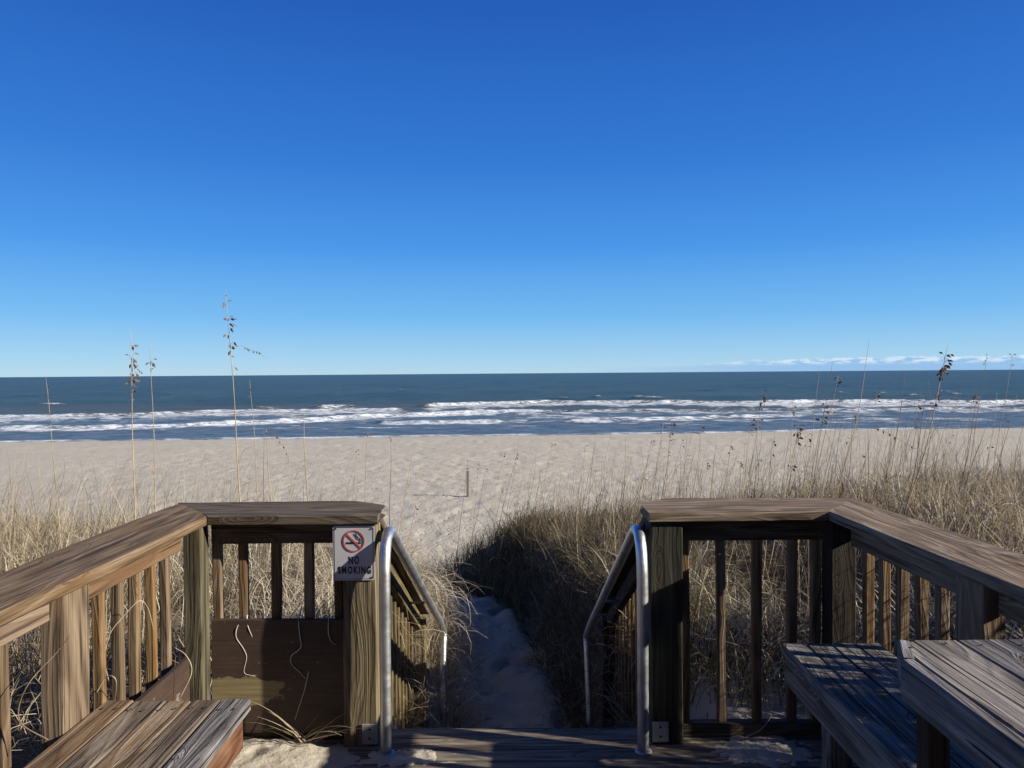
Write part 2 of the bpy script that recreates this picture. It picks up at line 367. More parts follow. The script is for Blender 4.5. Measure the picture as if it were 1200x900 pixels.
def gridmesh(name, X, Y, Z):
    a, b = X.shape; V = np.stack([X, Y, Z], -1).reshape(-1, 3)
    I = np.arange(a * b).reshape(a, b)
    Q = np.stack([I[:-1, :-1], I[:-1, 1:], I[1:, 1:], I[1:, :-1]], -1).reshape(-1, 4)
    return from_np(name, V, Q)
me = gridmesh('sand_ground', XX, YY, ZZ)
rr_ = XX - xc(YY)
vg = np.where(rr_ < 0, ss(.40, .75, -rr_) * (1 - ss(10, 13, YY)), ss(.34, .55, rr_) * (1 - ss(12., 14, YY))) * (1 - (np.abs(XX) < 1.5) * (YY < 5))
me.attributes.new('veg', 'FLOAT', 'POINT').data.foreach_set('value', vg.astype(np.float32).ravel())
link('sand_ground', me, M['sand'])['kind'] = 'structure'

# ------------------------------------------------------------------ sea
Ys = np.concatenate([np.linspace(66, 190, 300, endpoint=False), 190 * (950 / 190) ** np.linspace(0, 1, 150, endpoint=False), 950 * (60000 / 950) ** np.linspace(0, 1, 50)])
s_ = np.linspace(-1, 1, 620); U = .80 * s_ + 2.8 * s_**7
YY, UU = np.meshgrid(Ys, U, indexing='ij'); XX = UU * YY
PX = 600 + UU * 900; DY = 5418 / YY
foam = np.zeros_like(XX); zz = np.zeros_like(XX)
fade = 1 - ss(250, 900, YY)
zz += fade * (.30 * (fbm(XX * .05, YY * .16, 3, 3) - .5) + .16 * (fbm(XX * .25, YY * .5, 6, 3) - .5)) * ss(76, 95, YY)
def wave(xs, dys, px0, px1, th, amp, strength, lace=.0, seed=0, soft=25):
    """a foam line: dys = pixels of depression at xs; trailing foam towards the shore"""
    global foam, zz
    line = 5418 / (np.interp(PX, xs, dys) + 1.8 * (fbm(PX * .02, PX * 0, 100 + seed, 3) - .5))
    end = ss(px0 - soft * 1.6, px0 + soft, PX + 14 * (fbm(YY * .5, PX * .1, 222 + seed, 2) - .5)) * (1 - ss(px1 - soft, px1 + soft, PX))
    d = line - YY                                   # > 0 : shoreward of the crest
    dep = th * (.30 + 1.25 * fbm(PX * .045, PX * 0, 140 + seed, 4))
    body = ss(-.6, .5, d) * (1 - ss(dep * .7, dep * 1.6, d))
    foam = np.maximum(foam, strength * end * body * (1 - lace * ss(.3, .62, fbm(XX * .35, YY * .35, 60 + seed, 3))))
    zz = zz + amp * end * np.where(d < 0, np.exp(-(d / 3.2) ** 2), np.exp(-(d / 1.3) ** 2)) * (.75 + .5 * fbm(PX * .03, PX * 0, 170 + seed, 2))
# outer breaker, left / middle lump / right
wave([-700, 0, 100, 300, 420, 520], [47, 46.5, 46, 42, 42, 41], -900, 480, 12, .35, .95, .25, 1)
wave([340, 367, 430], [38.5, 38.8, 39.5], 374, 420, 7, .6, .85, .3, 2, 12)
wave([290, 345], [41, 41.5], 302, 340, 2.5, .5, .65, .4, 3, 14)
wave([480, 500, 560, 640, 700, 850, 1000, 1200, 1900], [38, 37.5, 36.5, 34.5, 35, 37, 38, 38.5, 39], 500, 2400, 15, .55, 1.0, .22, 4, 12)
wave([700, 1200, 1900], [45, 45.5, 46], 640, 2400, 9, .3, .85, .35, 5, 50)
# second line
wave([-700, 0, 150, 270, 400, 560, 700], [62, 62, 61, 56.5, 51.5, 46.5, 44], -900, 640, 3.8, .45, .98, .12, 6)
wave([240, 420, 560], [52, 49, 47], 330, 660, 3, .2, .75, .5, 7)
# third
wave([400, 590], [57.5, 57.5], 445, 588, 2.6, .38, .95, .1, 8, 8)
wave([660, 800, 900, 1000], [57.5, 55.5, 53, 50], 672, 950, 2.4, .35, .88, .2, 9, 15)
wave([300, 700], [64, 62], 330, 560, 1.4, .1, .62, .5, 10)
# lacy foam between the lines
lace = (fbm(XX * .18, YY * .22, 200, 4)); lz = ss(80, 90, YY) * (1 - ss(118, 128, YY)) * ss(520, 640, PX) * (1 - ss(1150, 1300, PX) * .4)
foam = np.maximum(foam, .62 * ss(.50, .62, lace) * lz)
lz = ss(80, 88, YY) * (1 - ss(112, 118, YY)) * (1 - ss(520, 640, PX)); foam = np.maximum(foam, .50 * ss(.52, .64, lace) * lz)
# swash at the sand edge
dsh = YY - shore(XX, YY)
lead = (.25 + 1.0 * fbm(PX * .008, PX * 0, 300, 2))
foam = np.maximum(foam, .70 * ss(-1.5, -.4, dsh) * (1 - ss(lead * .9, lead * 2.6 + .4, dsh)) * (.72 + .5 * ss(.4, .6, fbm(PX * .02, PX * 0, 310, 3))))
zz += .05 * (1 - ss(.5, 2.5, dsh)) * ss(-1.5, 0, dsh)
# white caps offshore
for px, dy, wd in ((765, 31, 16), (747, 31, 6), (660, 30, 8), (700, 29, 5), (470, 19, 4), (830, 22, 4), (1035, 27, 5), (1120, 29, 8), (1110, 26, 4), (985, 26, 4), (560, 12, 3), (200, 21, 3), (35, 22, 4), (60, 33, 18), (1070, 30, 6)):
    Yc = 5418 / dy; foam = np.maximum(foam, .8 * np.exp(-((PX - px) / wd) ** 4 - ((YY - Yc) / 2.6) ** 2)); zz += .45 * np.exp(-((PX - px) / (wd * 1.6)) ** 2 - ((YY - Yc) / 4) ** 2)
rw = np.random.default_rng(5)
for _ in range(70):
    dy = rw.uniform(7, 27) ; px = rw.uniform(-300, 1500); Yc = 5418 / dy; wd = rw.uniform(1.2, 3.5)
    foam = np.maximum(foam, rw.uniform(.45, .75) * np.exp(-((PX - px) / wd) ** 2 - ((YY - Yc) / (Yc * .012)) ** 2))
me = gridmesh('sea', XX, YY, -4.5 + zz)
me.attributes.new('foam', 'FLOAT', 'POINT').data.foreach_set('value', foam.astype(np.float32).ravel())
shl = 1 - ss(118, 165, YY + 14 * (fbm(XX * .03, YY * .05, 8, 3) - .5))
mur = ss(108, 125, YY) * (1 - ss(140, 175, YY + 20 * (fbm(XX * .04, YY * .08, 77, 3) - .5)))
me.attributes.new('murk', 'FLOAT', 'POINT').data.foreach_set('value', mur.astype(np.float32).ravel())
me.attributes.new('shallow', 'FLOAT', 'POINT').data.foreach_set('value', shl.astype(np.float32).ravel())
link('sea', me, M['sea'])['kind'] = 'structure'

# ------------------------------------------------------------------ boards
def board(name, parent, a, b, wd, th, up, mat, nseg=6, jit=.0012, enda=None, endb=None, ch=.004, ny=1):
    """plank from a to b; wd across, th along 'up'; mesh X runs along the grain, Z is 'up'"""
    a = Vector(a); b = Vector(b); Ld = (b - a).length; X = (b - a).normalized(); Z = Vector(up).normalized()
    Z = (Z - X * Z.dot(X)).normalized(); Y = Z.cross(X)
    hw, ht = wd / 2, th / 2
    ys = [-hw + ch] + [(-hw + ch) + (2 * hw - 2 * ch) * (i + 1) / (ny + 1) for i in range(ny)] + [hw - ch]
    prof = [(-hw, -ht + ch), *[(y, -ht) for y in ys], (hw, -ht + ch), (hw, ht - ch), *[(y, ht) for y in reversed(ys)], (-hw, ht - ch)]
    n = len(prof); V = []; F = []
    ph = random.random() * 50
    for i in range(nseg + 1):
        f = i / nseg
        for j, (y, z) in enumerate(prof):
            x = f * Ld
            ea = enda(y) if enda else 0; eb = endb(y) if endb else 0
            x += ea * (1 - f) + eb * f
            V.append((x, y + jit * (math.sin(ph + x * 5.1 + (y > 0)) + .4 * math.sin(ph * 3 + x * 13)), z + jit * .8 * (math.sin(ph * 2 + x * 4.3 + y * 9) + .3 * math.sin(ph + x * 17 + y * 30))))
    for i in range(nseg):
        for j in range(n):
            k = (j + 1) % n; F.append((i * n + j, i * n + k, (i + 1) * n + k, (i + 1) * n + j))
    bm = bmesh.new(); vs = [bm.verts.new(v) for v in V]
    for f in F: bm.faces.new([vs[i] for i in reversed(f)])
    bm.faces.new([vs[j] for j in range(n)]); bm.faces.new([vs[nseg * n + j] for j in reversed(range(n))])
    bmesh.ops.recalc_face_normals(bm, faces=bm.faces)
    me = bpy.data.meshes.new(name); bm.to_mesh(me); bm.free()
    Mx = Matrix((X, Y, Z)).transposed().to_4x4(); Mx.translation = a
    return link(name, me, mat, parent, Mx)
def tube_mesh(name, pts, rad, ns=12, caps=True):
    pts = [Vector(p) for p in pts]; V = []; F = []; n = len(pts)
    rad = rad if isinstance(rad, (list, tuple)) else [rad] * n
    prev = None
    for i, p in enumerate(pts):
        d = (pts[min(i + 1, n - 1)] - pts[max(i - 1, 0)]).normalized()
        if prev is None: u = d.orthogonal().normalized()
        else: u = (prev - d * prev.dot(d)).normalized()
        prev = u; v = d.cross(u)
        for k in range(ns):
            t = 2 * math.pi * k / ns; V.append(p + (u * math.cos(t) + v * math.sin(t)) * rad[i])
    for i in range(n - 1):
        for k in range(ns):
            l = (k + 1) % ns; F.append((i * ns + k, i * ns + l, (i + 1) * ns + l, (i + 1) * ns + k))
    if caps: F.append(tuple(range(ns))[::-1]); F.append(tuple((n - 1) * ns + k for k in range(ns)))
    me = bpy.data.meshes.new(name); me.from_pydata([tuple(v) for v in V], [], F); me.update()
    me.polygons.foreach_set('use_smooth', [len(p.vertices) == 4 for p in me.polygons]); return me
def smooth_pts(pts, n=8):
    """Catmull-Rom"""
    P = [Vector(p) for p in pts]; P = [P[0] * 2 - P[1]] + P + [P[-1] * 2 - P[-2]]; out = []
    for i in range(1, len(P) - 2):
        for k in range(n):
            t = k / n; a, b, c, d = P[i - 1:i + 3]
            out.append(.5 * ((2 * b) + (c - a) * t + (2 * a - 5 * b + 4 * c - d) * t * t + (3 * b - a - 3 * c + d) * t**3))
    out.append(P[-2]); return out
SCREW = {}
def screws(parent_obj, pts, r=.0045):
    """one flat screw head per point, sub-parts of the board"""
    bpy.context.view_layer.update()
    if r not in SCREW:
        bm = bmesh.new(); bmesh.ops.create_circle(bm, cap_ends=True, radius=r, segments=8)
        ring = [v for v in bm.verts]; c = bmesh.ops.extrude_face_region(bm, geom=bm.faces[:])
        bmesh.ops.translate(bm, verts=[v for v in c['geom'] if isinstance(v, bmesh.types.BMVert)], vec=(0, 0, .0012))
        bmesh.ops.recalc_face_normals(bm, faces=bm.faces)
        me = bpy.data.meshes.new('screw_head'); bm.to_mesh(me); bm.free(); me.materials.append(M['screw']); SCREW[r] = me
    for p in pts:
        o = bpy.data.objects.new('screw_head', SCREW[r]); COL.objects.link(o); o.parent = parent_obj
        o.matrix_parent_inverse = parent_obj.matrix_world.inverted(); o.location = p
# ------------------------------------------------------------------ deck floor
deck = empty('deck_floor', (0, 3.2, 0), kind='structure')
y = 3.275
for i in range(20):
    xr = 1.50
    board('plank', deck, (-xr, y - .07, -.019 + random.uniform(-.0015, .0015)), (xr, y - .07, -.019), .14, .038, (0, 0, 1), M['deck'], nseg=10, jit=.001)
    y -= .146
board('joist', deck, (-1.46, 3.225, -.115), (1.46, 3.225, -.115), .038, .15, (0, 0, 1), M['dark'])
board('joist', deck, (-1.46, 1.8, -.115), (1.46, 1.8, -.115), .038, .15, (0, 0, 1), M['dark'])

# heaps of blown sand lying on the deck
def heap(name, cx, cy, rx, ry, hgt, seed, label):
    n = 46; g = np.linspace(-1, 1, n); A, Bq = np.meshgrid(g, g, indexing='ij')
    X = cx + A * rx; Y = cy + Bq * ry; rr = np.sqrt(A**2 + Bq**2) + .5 * (fbm(X * 4, Y * 4, seed, 3) - .5)
    Z = -.008 + hgt * (1 - ss(.15, .95, rr)) + .010 * (vn(X * 40, Y * 40, seed) - .5) * (rr < .95) + .006 * (vn(X * 90, Y * 90, seed + 1) - .5) + .002
    o = link(name, gridmesh(name, X, Y, Z), M['sand']); o['kind'] = 'stuff'; o['label'] = label; o['category'] = 'sand'
heap('sand_drift', -.98, 3.03, .46, .28, .032, 3, 'pale heap of coarse sand on the deck below the brown panel')
heap('sand_drift', 1.00, 3.06, .30, .20, .022, 8, 'shaded patch of sand on the deck by the right bench')
heap('sand_drift', -.45, 3.03, .26, .12, .012, 12, 'thin sand spill at the foot of the left metal handrail')

# ------------------------------------------------------------------ railings
CT = .95; TH = .038
def xr(yv): return 1.28 + (3.1 - yv) * .040      # inner edge of the right cap drifts outwards towards the viewer
# left side rail
ls = empty('deck_railing', (-1.34, 2.0, 0), label='brown sunlit wooden railing along the left side of the deck, with pale weathered cap', cat='railing')
CW = .26
board('cap_board', ls, (-1.37, -.6, CT - TH / 2), (-1.37, 3.275, CT - TH / 2), CW, TH, (0, 0, 1), M['cap'], nseg=28, jit=.002,
      endb=lambda v: v * 1.25 if True else 0, ny=3)
board('rail_board', ls, (-1.345, 2.34, .866), (-1.345, 3.06, .866), .038, .089, (0, 0, 1), M['rail'])
board('rail_board', ls, (-1.345, -.6, .866), (-1.345, 2.185, .866), .038, .089, (0, 0, 1), M['rail'], nseg=14)
board('bottom_rail', ls, (-1.38, -.6, .10), (-1.38, 3.06, .10), .038, .089, (0, 0, 1), M['rail'], nseg=14)
board('post', ls, (-1.3225, 2.255, -.16), (-1.3225, 2.255, .911), .068, .135, (0, 1, 0), M['bal'], jit=.0015)
yy = 3.03
while yy > -.5:
    if not 2.17 < yy < 2.345: board('baluster', ls, (-1.381, yy, .02), (-1.381, yy, .905), .034, .034, (0, 1, 0), M['bal'], nseg=5, jit=.002)
    yy -= .122
board('kick_board', ls, (-1.312, 2.42, .215), (-1.312, 3.06, .215), .024, .35, (0, 0, 1), M['panel2'])['label'] = 'dark stained low board'
# right side rail
rs = empty('deck_railing', (1.4, 2.0, 0), label='shaded grey brown railing along the right side of the deck, behind bench and table', cat='railing')
board('cap_board', rs, (xr(-.6) + CW / 2, -.6, CT - TH / 2), (xr(3.275) + CW / 2, 3.275, CT - TH / 2), CW, TH, (0, 0, 1), M['cap'], nseg=28, jit=.002,
      endb=lambda v: -v * 1.3, ny=3)
def rb(o, y0, y1, z, nm='rail_board', h=.089, mat='cap'):
    board(nm, rs, (xr(y0) + o, y0, z), (xr(y1) + o, y1, z), .038, h, (0, 0, 1), M[mat], nseg=10)
rb(.085, 2.335, 3.06, .866); rb(.085, -.6, 2.185, .866); rb(.125, -.6, 3.06, .10, 'bottom_rail')
board('post', rs, (xr(2.26) + .065, 2.26, -.16), (xr(2.26) + .065, 2.26, .911), .07, .135, (0, 1, 0), M['cap'])
yy = 3.03
while yy > -.5:
    if not 2.17 < yy < 2.345: board('baluster', rs, (xr(yy) + .123, yy, .02), (xr(yy) + .123, yy, .905), .034, .038, (0, 1, 0), M['bal'], nseg=5, jit=.002)
    yy -= .122
# front rails: local X runs along +X
def front(nm, x0, x1, side, label, mat):
    e = empty('deck_railing', ((x0 + x1) / 2, 3.2, 0), label=label, cat='railing'); y0, y1 = 3.10, 3.45; c = (y0 + y1) / 2
    hw = (y1 - y0) / 2
    if side < 0:   # mitre at the left end, clipped corner at the right end
        ea = lambda v: -(v + hw) * .78; eb = lambda v: 0 if v < .05 else -(v - .05) / (hw - .05) * .17
    else:
        eb = lambda v: (v + hw) * .78; ea = lambda v: 0 if v < .08 else (v - .08) / (hw - .08) * .15
    board('cap_board', e, (x0, c, CT - TH / 2 + .001), (x1, c, CT - TH / 2 + .001), y1 - y0, TH, (0, 0, 1), mat, nseg=16, jit=.0018, enda=ea, endb=eb, ny=6)
    return e
fl = front('l', -1.237, -.548, -1, 'wooden front railing left of the stairs, with dark brown panel and sign post', M['front'])
fr = front('r', .552, 1.277, 1, 'shaded wooden front railing right of the stairs, open between its balusters', M['cap'])
board('rail_board', fl, (-1.25, 3.19, .866), (-.70, 3.19, .866), .038, .089, (0, 0, 1), M['front'])
board('post', fl, (-.628, 3.18, -.16), (-.628, 3.18, .911), .135, .13, (0, 1, 0), M['gold'], jit=.0018)
cp = board('post', fl, (-1.295, 3.125, -.16), (-1.295, 3.125, .911), .072, .085, (0, 1, 0), M['olive'])
for x in (-1.235, -1.13, -.992, -.855, -.728):
    board('baluster', fl, (x, 3.206, .04), (x, 3.206, .8205), .036, .036, (0, 1, 0), M['bal'], nseg=5, jit=.0025)
board('panel', fl, (-1.252, 3.175, .272), (-.698, 3.175, .272), .022, .475, (0, 0, 1), M['panel'])['label'] = 'dark brown stained panel with a peeled patch'
board('bottom_rail', fl, (-1.25, 3.20, .018), (-.70, 3.20, .018), .05, .036, (0, 0, 1), M['dark'])
board('rail_board', fr, (.70, 3.19, .866), (1.286, 3.19, .866), .038, .089, (0, 0, 1), M['front'])
board('post', fr, (.624, 3.18, -.16), (.624, 3.18, .911), .13, .13, (0, 1, 0), M['green'], jit=.0018)
board('post', fr, (1.335, 3.14, -.16), (1.335, 3.14, .911), .10, .10, (0, 1, 0), M['dark'])  # dark wood carries the shade on this corner post
for x in (.715, .868, 1.018, 1.165, 1.262):
    board('baluster', fr, (x, 3.206, .058), (x, 3.206, .8205), .036, .036, (0, 1, 0), M['bal'], nseg=5, jit=.0025)
board('bottom_rail', fr, (.695, 3.20, .028), (1.29, 3.20, .028), .05, .056, (0, 0, 1), M['front'])

# steel brackets at the post feet
def bracket(parent, x0, x1, z0, z1, yf):
    bm = bmesh.new()
    for (a, b, c, d, e, f) in ((x0, x1, yf - .004, yf, z0, z1),):
        r = bmesh.ops.create_cube(bm, size=1, matrix=Matrix.Translation(((a + b) / 2, (c + d) / 2, (e + f) / 2)) @ Matrix.Diagonal((b - a, d - c, f - e, 1)))
    bmesh.ops.bevel(bm, geom=bm.edges[:], offset=.001, segments=1, affect='EDGES')
    me = bpy.data.meshes.new('bracket'); bm.to_mesh(me); bm.free()
    o = link('bracket', me, M['galv'], parent)
    for zc in (z0 + (z1 - z0) * .28, z0 + (z1 - z0) * .74):
        m2 = tube_mesh('bolt_hole', [((x0 + x1) / 2, yf - .0035, zc), ((x0 + x1) / 2, yf - .0052, zc)], .005, 10)
        k = bpy.data.objects.new('bolt_hole_disc', m2); COL.objects.link(k); m2.materials.append(M['signblack']); k.parent = o  # black disc standing in for the dark of a bolt hole
        k.matrix_local = Matrix()
        k.location = (0, 0, 0)
    bpy.context.view_layer.update()
    for k in o.children: k.matrix_parent_inverse = Matrix(); k.location = Vector((0, 0, 0)) - Vector((0, 0, 0))
    return o
bracket(fl, -.622, -.560, .012, .095, 3.1135); bracket(fr, .562, .628, .012, .095, 3.1135)

# ------------------------------------------------------------------ stairs
st = empty('stair', (0, 3.3, 0), label='wooden stair going down from the deck to the sandy path', cat='stairs')
for i in range(1, 6):
    z = -.17 * i; y0 = 3.28 + .31 * (i - 1)
    for k in range(2):
        board('tread', st, (-.555, y0 + .075 + k * .152, z - .019), (.555, y0 + .075 + k * .152, z - .019), .145, .038, (0, 0, 1), M['deck'])
for x in (-.575, .575):
    board('stringer', st, (x, 3.24, -.10), (x, 4.98, -1.06), .038, .24, (0, 0, 1), M['dark'])
def stair_rail(sgn, label):
    x = .635 * sgn; e = empty('stair_railing', (x, 3.3, 0), label=label, cat='railing')
    A = Vector((x, 3.30, .90)); Bv = Vector((x, 5.15, -.08)); d = Bv - A
    board('handrail_board', e, A, Bv, .135, .038, (0, 0, 1), M['front'] if sgn < 0 else M['dark'], nseg=10)  # right railing's shade put into darker wood than the sunlit left
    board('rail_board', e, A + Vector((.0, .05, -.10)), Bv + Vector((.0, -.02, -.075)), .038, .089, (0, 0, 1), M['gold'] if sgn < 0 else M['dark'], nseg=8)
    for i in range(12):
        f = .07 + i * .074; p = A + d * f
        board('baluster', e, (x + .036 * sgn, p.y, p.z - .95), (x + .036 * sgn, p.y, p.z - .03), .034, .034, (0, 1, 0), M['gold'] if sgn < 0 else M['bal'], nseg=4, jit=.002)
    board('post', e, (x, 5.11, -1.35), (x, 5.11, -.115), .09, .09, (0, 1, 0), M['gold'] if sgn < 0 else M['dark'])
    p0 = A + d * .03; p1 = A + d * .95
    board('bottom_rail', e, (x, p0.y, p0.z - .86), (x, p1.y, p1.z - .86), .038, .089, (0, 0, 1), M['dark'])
stair_rail(-1, 'sunlit wooden railing beside the stair, left of the path')
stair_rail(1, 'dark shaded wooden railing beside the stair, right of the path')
def handrail(sgn, label):
    x = .515 * sgn
    pts = [(x, 3.055, -.0)]
    for z in (.2, .4, .55, .66): pts.append((x, 3.055, z))
    pts += [(x, 3.063, .75), (x, 3.09, .822), (x, 3.145, .862), (x, 3.22, .858), (x, 3.31, .815)]
    yb, zb = (5.50, -.30) if sgn < 0 else (5.30, -.27)
    for f in (.1, .3, .5, .7, .9): pts.append((x * (1 - .02 * f), 3.31 + (yb - .1 - 3.31) * f, .815 + (zb + .04 - .815) * f))
    pts += [(x * .98, yb - .03, zb - .015), (x * .98, yb + .01, zb - .06), (x * .98, yb - .02, zb - .13), (x * .98, yb - .14, zb - .42), (x * .98, yb - .19, zb - .56)]
    e = empty('metal_handrail', (x, 3.055, 0), label=label, cat='handrail')
    link('tube', tube_mesh('tube', smooth_pts(pts, 5), .0225, 18), M['metal'], e)
    link('flange', tube_mesh('flange', [(x, 3.055, .001), (x, 3.055, .005), (x, 3.055, .008)], [.034, .034, .026], 20), M['galv'], e)
    a = Vector((x, 3.78, .574)); 
    link('clamp', tube_mesh('clamp', [(x + sgn * .015, 3.35, .79), (x + sgn * .06, 3.35, .78), (x + sgn * .09, 3.35, .78)], .008, 8), M['galv'], e)
    link('clamp', tube_mesh('clamp', [(x + sgn * .015, 4.55, .16), (x + sgn * .06, 4.55, .16), (x + sgn * .10, 4.55, .16)], .008, 8), M['galv'], e)
handrail(-1, 'bright aluminium tube handrail on the left side of the stair')
handrail(1, 'shaded aluminium tube handrail on the right side of the stair')

# ------------------------------------------------------------------ sign
sg = empty('no_smoking_sign', (-.645, 3.108, .79), label='white NO SMOKING sign screwed to the post left of the stairs', cat='sign')
SX, SZ, SY = -.647, .795, 3.1085
def rrect(w_, h_, r, n=5):
    P = []
    for cx_, cz_, a0 in ((w_ / 2 - r, h_ / 2 - r, 0), (-w_ / 2 + r, h_ / 2 - r, 90), (-w_ / 2 + r, -h_ / 2 + r, 180), (w_ / 2 - r, -h_ / 2 + r, 270)):
        for k in range(n + 1): t = R(a0 + 90 * k / n); P.append((cx_ + r * math.cos(t), cz_ + r * math.sin(t)))
    return P
def plate(name, P, yf, yb, mat, hole=None, ox=0, oz=0):
    n = len(P); V = [(SX + ox + x, yf, SZ + oz + z) for x, z in P] + [(SX + ox + x, yb, SZ + oz + z) for x, z in P]; F = []
    if hole:
        V += [(SX + ox + x, yf, SZ + oz + z) for x, z in hole] + [(SX + ox + x, yb, SZ + oz + z) for x, z in hole]
        for i in range(n):
            j = (i + 1) % n; F += [(i, j, 2 * n + j, 2 * n + i), (n + j, n + i, 3 * n + i, 3 * n + j), (i, n + i, n + j, j), (2 * n + j, 3 * n + j, 3 * n + i, 2 * n + i)]
    else:
        F = [tuple(range(n)), tuple(range(2 * n - 1, n - 1, -1))] + [(j, i, n + i, n + j) for i in range(n) for j in ((i + 1) % n,)]
    me = bpy.data.meshes.new(name); me.from_pydata(V, [], F); bm = bmesh.new(); bm.from_mesh(me); bmesh.ops.recalc_face_normals(bm, faces=bm.faces); bm.to_mesh(me); bm.free()
    return link(name, me, mat, sg)
plate('plate', rrect(.170, .222, .010), SY, SY + .002, M['signface'])
plate('border', rrect(.159, .211, .008), SY - .0009, SY - .0002, M['signblack'], rrect(.1565, .2085, .007))
circ = lambda r, n=40: [(r * math.cos(2 * math.pi * k / n), r * math.sin(2 * math.pi * k / n)) for k in range(n)]
plate('red_ring', circ(.0445), SY - .0022, SY - .0002, M['signred'], circ(.0392), 0, .049)
def bar(name, x0, z0, x1, z1, wd, mat, oz=.049, y_=.0016):
    d = Vector((x1 - x0, z1 - z0)).normalized(); nn = Vector((-d.y, d.x)) * wd / 2
    plate(name, [(x0 + nn.x, z0 + nn.y), (x0 - nn.x, z0 - nn.y), (x1 - nn.x, z1 - nn.y), (x1 + nn.x, z1 + nn.y)], SY - y_, SY - .0002, mat, None, 0, oz)
bar('red_slash', -.0290, .0290, .0290, -.0290, .0065, M['signred'], y_=.0021)
bar('cigarette', -.030, -.0075, .012, -.0075, .0065, M['signblack']); bar('cigarette_tip', .017, -.0075, .029, -.0075, .0065, M['signblack'])
sm = [(.001, .030), (.004, .022), (.009, .018), (.010, .012), (.014, .007), (.020, .006), (.024, .001), (.029, -.001), (.027, .007), (.023, .012), (.018, .013), (.016, .019), (.011, .024), (.009, .031)]
for a, b in zip(sm, sm[1:]):
    bar('smoke_line', *a, *b, .0011, M['signblack'], y_=.0013)
def text(s, cx_, cz_, hgt, wid):
    cu = bpy.data.curves.new('lettering', 'FONT'); cu.body = s; cu.align_x = 'CENTER'; cu.align_y = 'CENTER'; cu.offset = .032; cu.extrude = .004; cu.size = 1; cu.space_character = 1.34
    o = bpy.data.objects.new('tmp', cu); COL.objects.link(o); bpy.context.view_layer.update()
    me = bpy.data.meshes.new_from_object(o.evaluated_get(bpy.context.evaluated_depsgraph_get())); bpy.data.objects.remove(o)
    co = np.zeros(len(me.vertices) * 3, np.float32); me.vertices.foreach_get('co', co); co = co.reshape(-1, 3)
    mn = co.min(0); mx = co.max(0); sx_ = wid / (mx[0] - mn[0]); sz_ = hgt / (mx[1] - mn[1]); c0 = (mn + mx) / 2
    out = np.stack([SX + cx_ + (co[:, 0] - c0[0]) * sx_, SY - .0007 - (co[:, 2]) * .12, SZ + cz_ + (co[:, 1] - c0[1]) * sz_], 1)
    me.vertices.foreach_set('co', out.astype(np.float32).ravel()); me.update(); me.materials.clear()
    link('lettering', me, M['signblack'], sg)
text('NO', 0, -.0295, .0325, .041); text('SMOKING', .002, -.0690, .0305, .134)
for dx in (-.073, .073):
    for dz in (-.099, .099):
        if (dx, dz) != (-.073, -.099): plate('sign_screw', circ(.0035, 10), SY - .0025, SY, M['screw'], None, dx, dz)

# ------------------------------------------------------------------ benches and table
lb = empty('bench', (-1.05, 1.6, 0), label='sunlit brown plank bench at the lower left', cat='bench')
mats = ['rail', 'bench', 'bench', 'bench', 'grey']
for i in range(5):
    x = -1.285 + .0445 + i * .0912
    o = board('seat_board', lb, (x, .1, .50 - .019 + [0, .001, -.001, .001, .002][i]), (x, 2.40 + random.uniform(-.004, .004), .50 - .019), .0885, .038, (0, 0, 1), M[mats[i]], nseg=14, jit=.0014)
    screws(o, [(x + dx, 2.33 + random.uniform(-.01, .01), .5045 - .0005) for dx in (-.02, .022)])
board('fascia', lb, (-.862, .1, .409), (-.862, 2.37, .409), .038, .10, (0, 0, 1), M['red'], nseg=10)
board('fascia', lb, (-1.26, 2.352, .409), (-.883, 2.352, .409), .03, .10, (0, 0, 1), M['red'])
for y_ in (.5, 2.26):
    for x in (-1.2, -.92): board('leg', lb, (x, y_, 0), (x, y_, .36), .085, .085, (0, 1, 0), M['rail'])
rbn = empty('bench', (1.2, 1.9, 0), label='shaded plank bench under the table at the lower right', cat='bench')
for i in range(4):
    x = 1.045 + i * .0925
    o = board('seat_board', rbn, (x, .2, .481), (x, 2.86, .481), .0885, .038, (0, 0, 1), M['seat'], nseg=14, jit=.0014)
board('fascia', rbn, (1.024, .2, .410), (1.024, 2.83, .410), .038, .10, (0, 0, 1), M['deck'], nseg=10)
board('fascia', rbn, (1.045, 2.81, .410), (1.36, 2.81, .410), .03, .10, (0, 0, 1), M['deck'])
for y_ in (.6, 2.58):
    for x in (1.09, 1.33): board('leg', rbn, (x, y_, 0), (x, y_, .36), .075, .075, (0, 1, 0), M['deck'])
board('brace', rbn, (1.13, 2.45, .10), (1.30, 2.45, .19), .038, .08, (0, 0, 1), M['gold'])
tb = empty('table', (1.0, 1.0, 0), label='sunlit weathered plank table with clipped corner at the lower right', cat='table')
TZ = .915
o = board('table_board', tb, (.9165, .0, TZ - .019), (.9165, 1.715, TZ - .019), .151, .038, (0, 0, 1), M['seat'], nseg=16, jit=.0014, ny=4,
      endb=lambda v: 0 if v < .035 else -(v - .035) / .045 * .10)
screws(o, [(.865, 1.665, TZ + .0008), (.955, 1.69, TZ + .0008)], .0035)
for k, mt in ((1, 'grey'), (2, 'bench')):
    xx = .912 + .166 * k
    o = board('table_board', tb, (xx, .0, TZ - .020), (xx, 1.715 + .004 * k, TZ - .020), .160, .038, (0, 0, 1), M[mt], nseg=16, jit=.0014)
    if k == 1: screws(o, [(xx - .05, 1.68, TZ + .0004), (xx + .04, 1.68, TZ + .0004)], .0035)
board('fascia', tb, (.8235, .0, TZ - .0435), (.8235, 1.60, TZ - .0435), .030, .088, (0, 0, 1), M['grey'], nseg=12)
board('fascia', tb, (.829, 1.606, TZ - .0437), (.872, 1.712, TZ - .0437), .028, .088, (0, 0, 1), M['grey'])
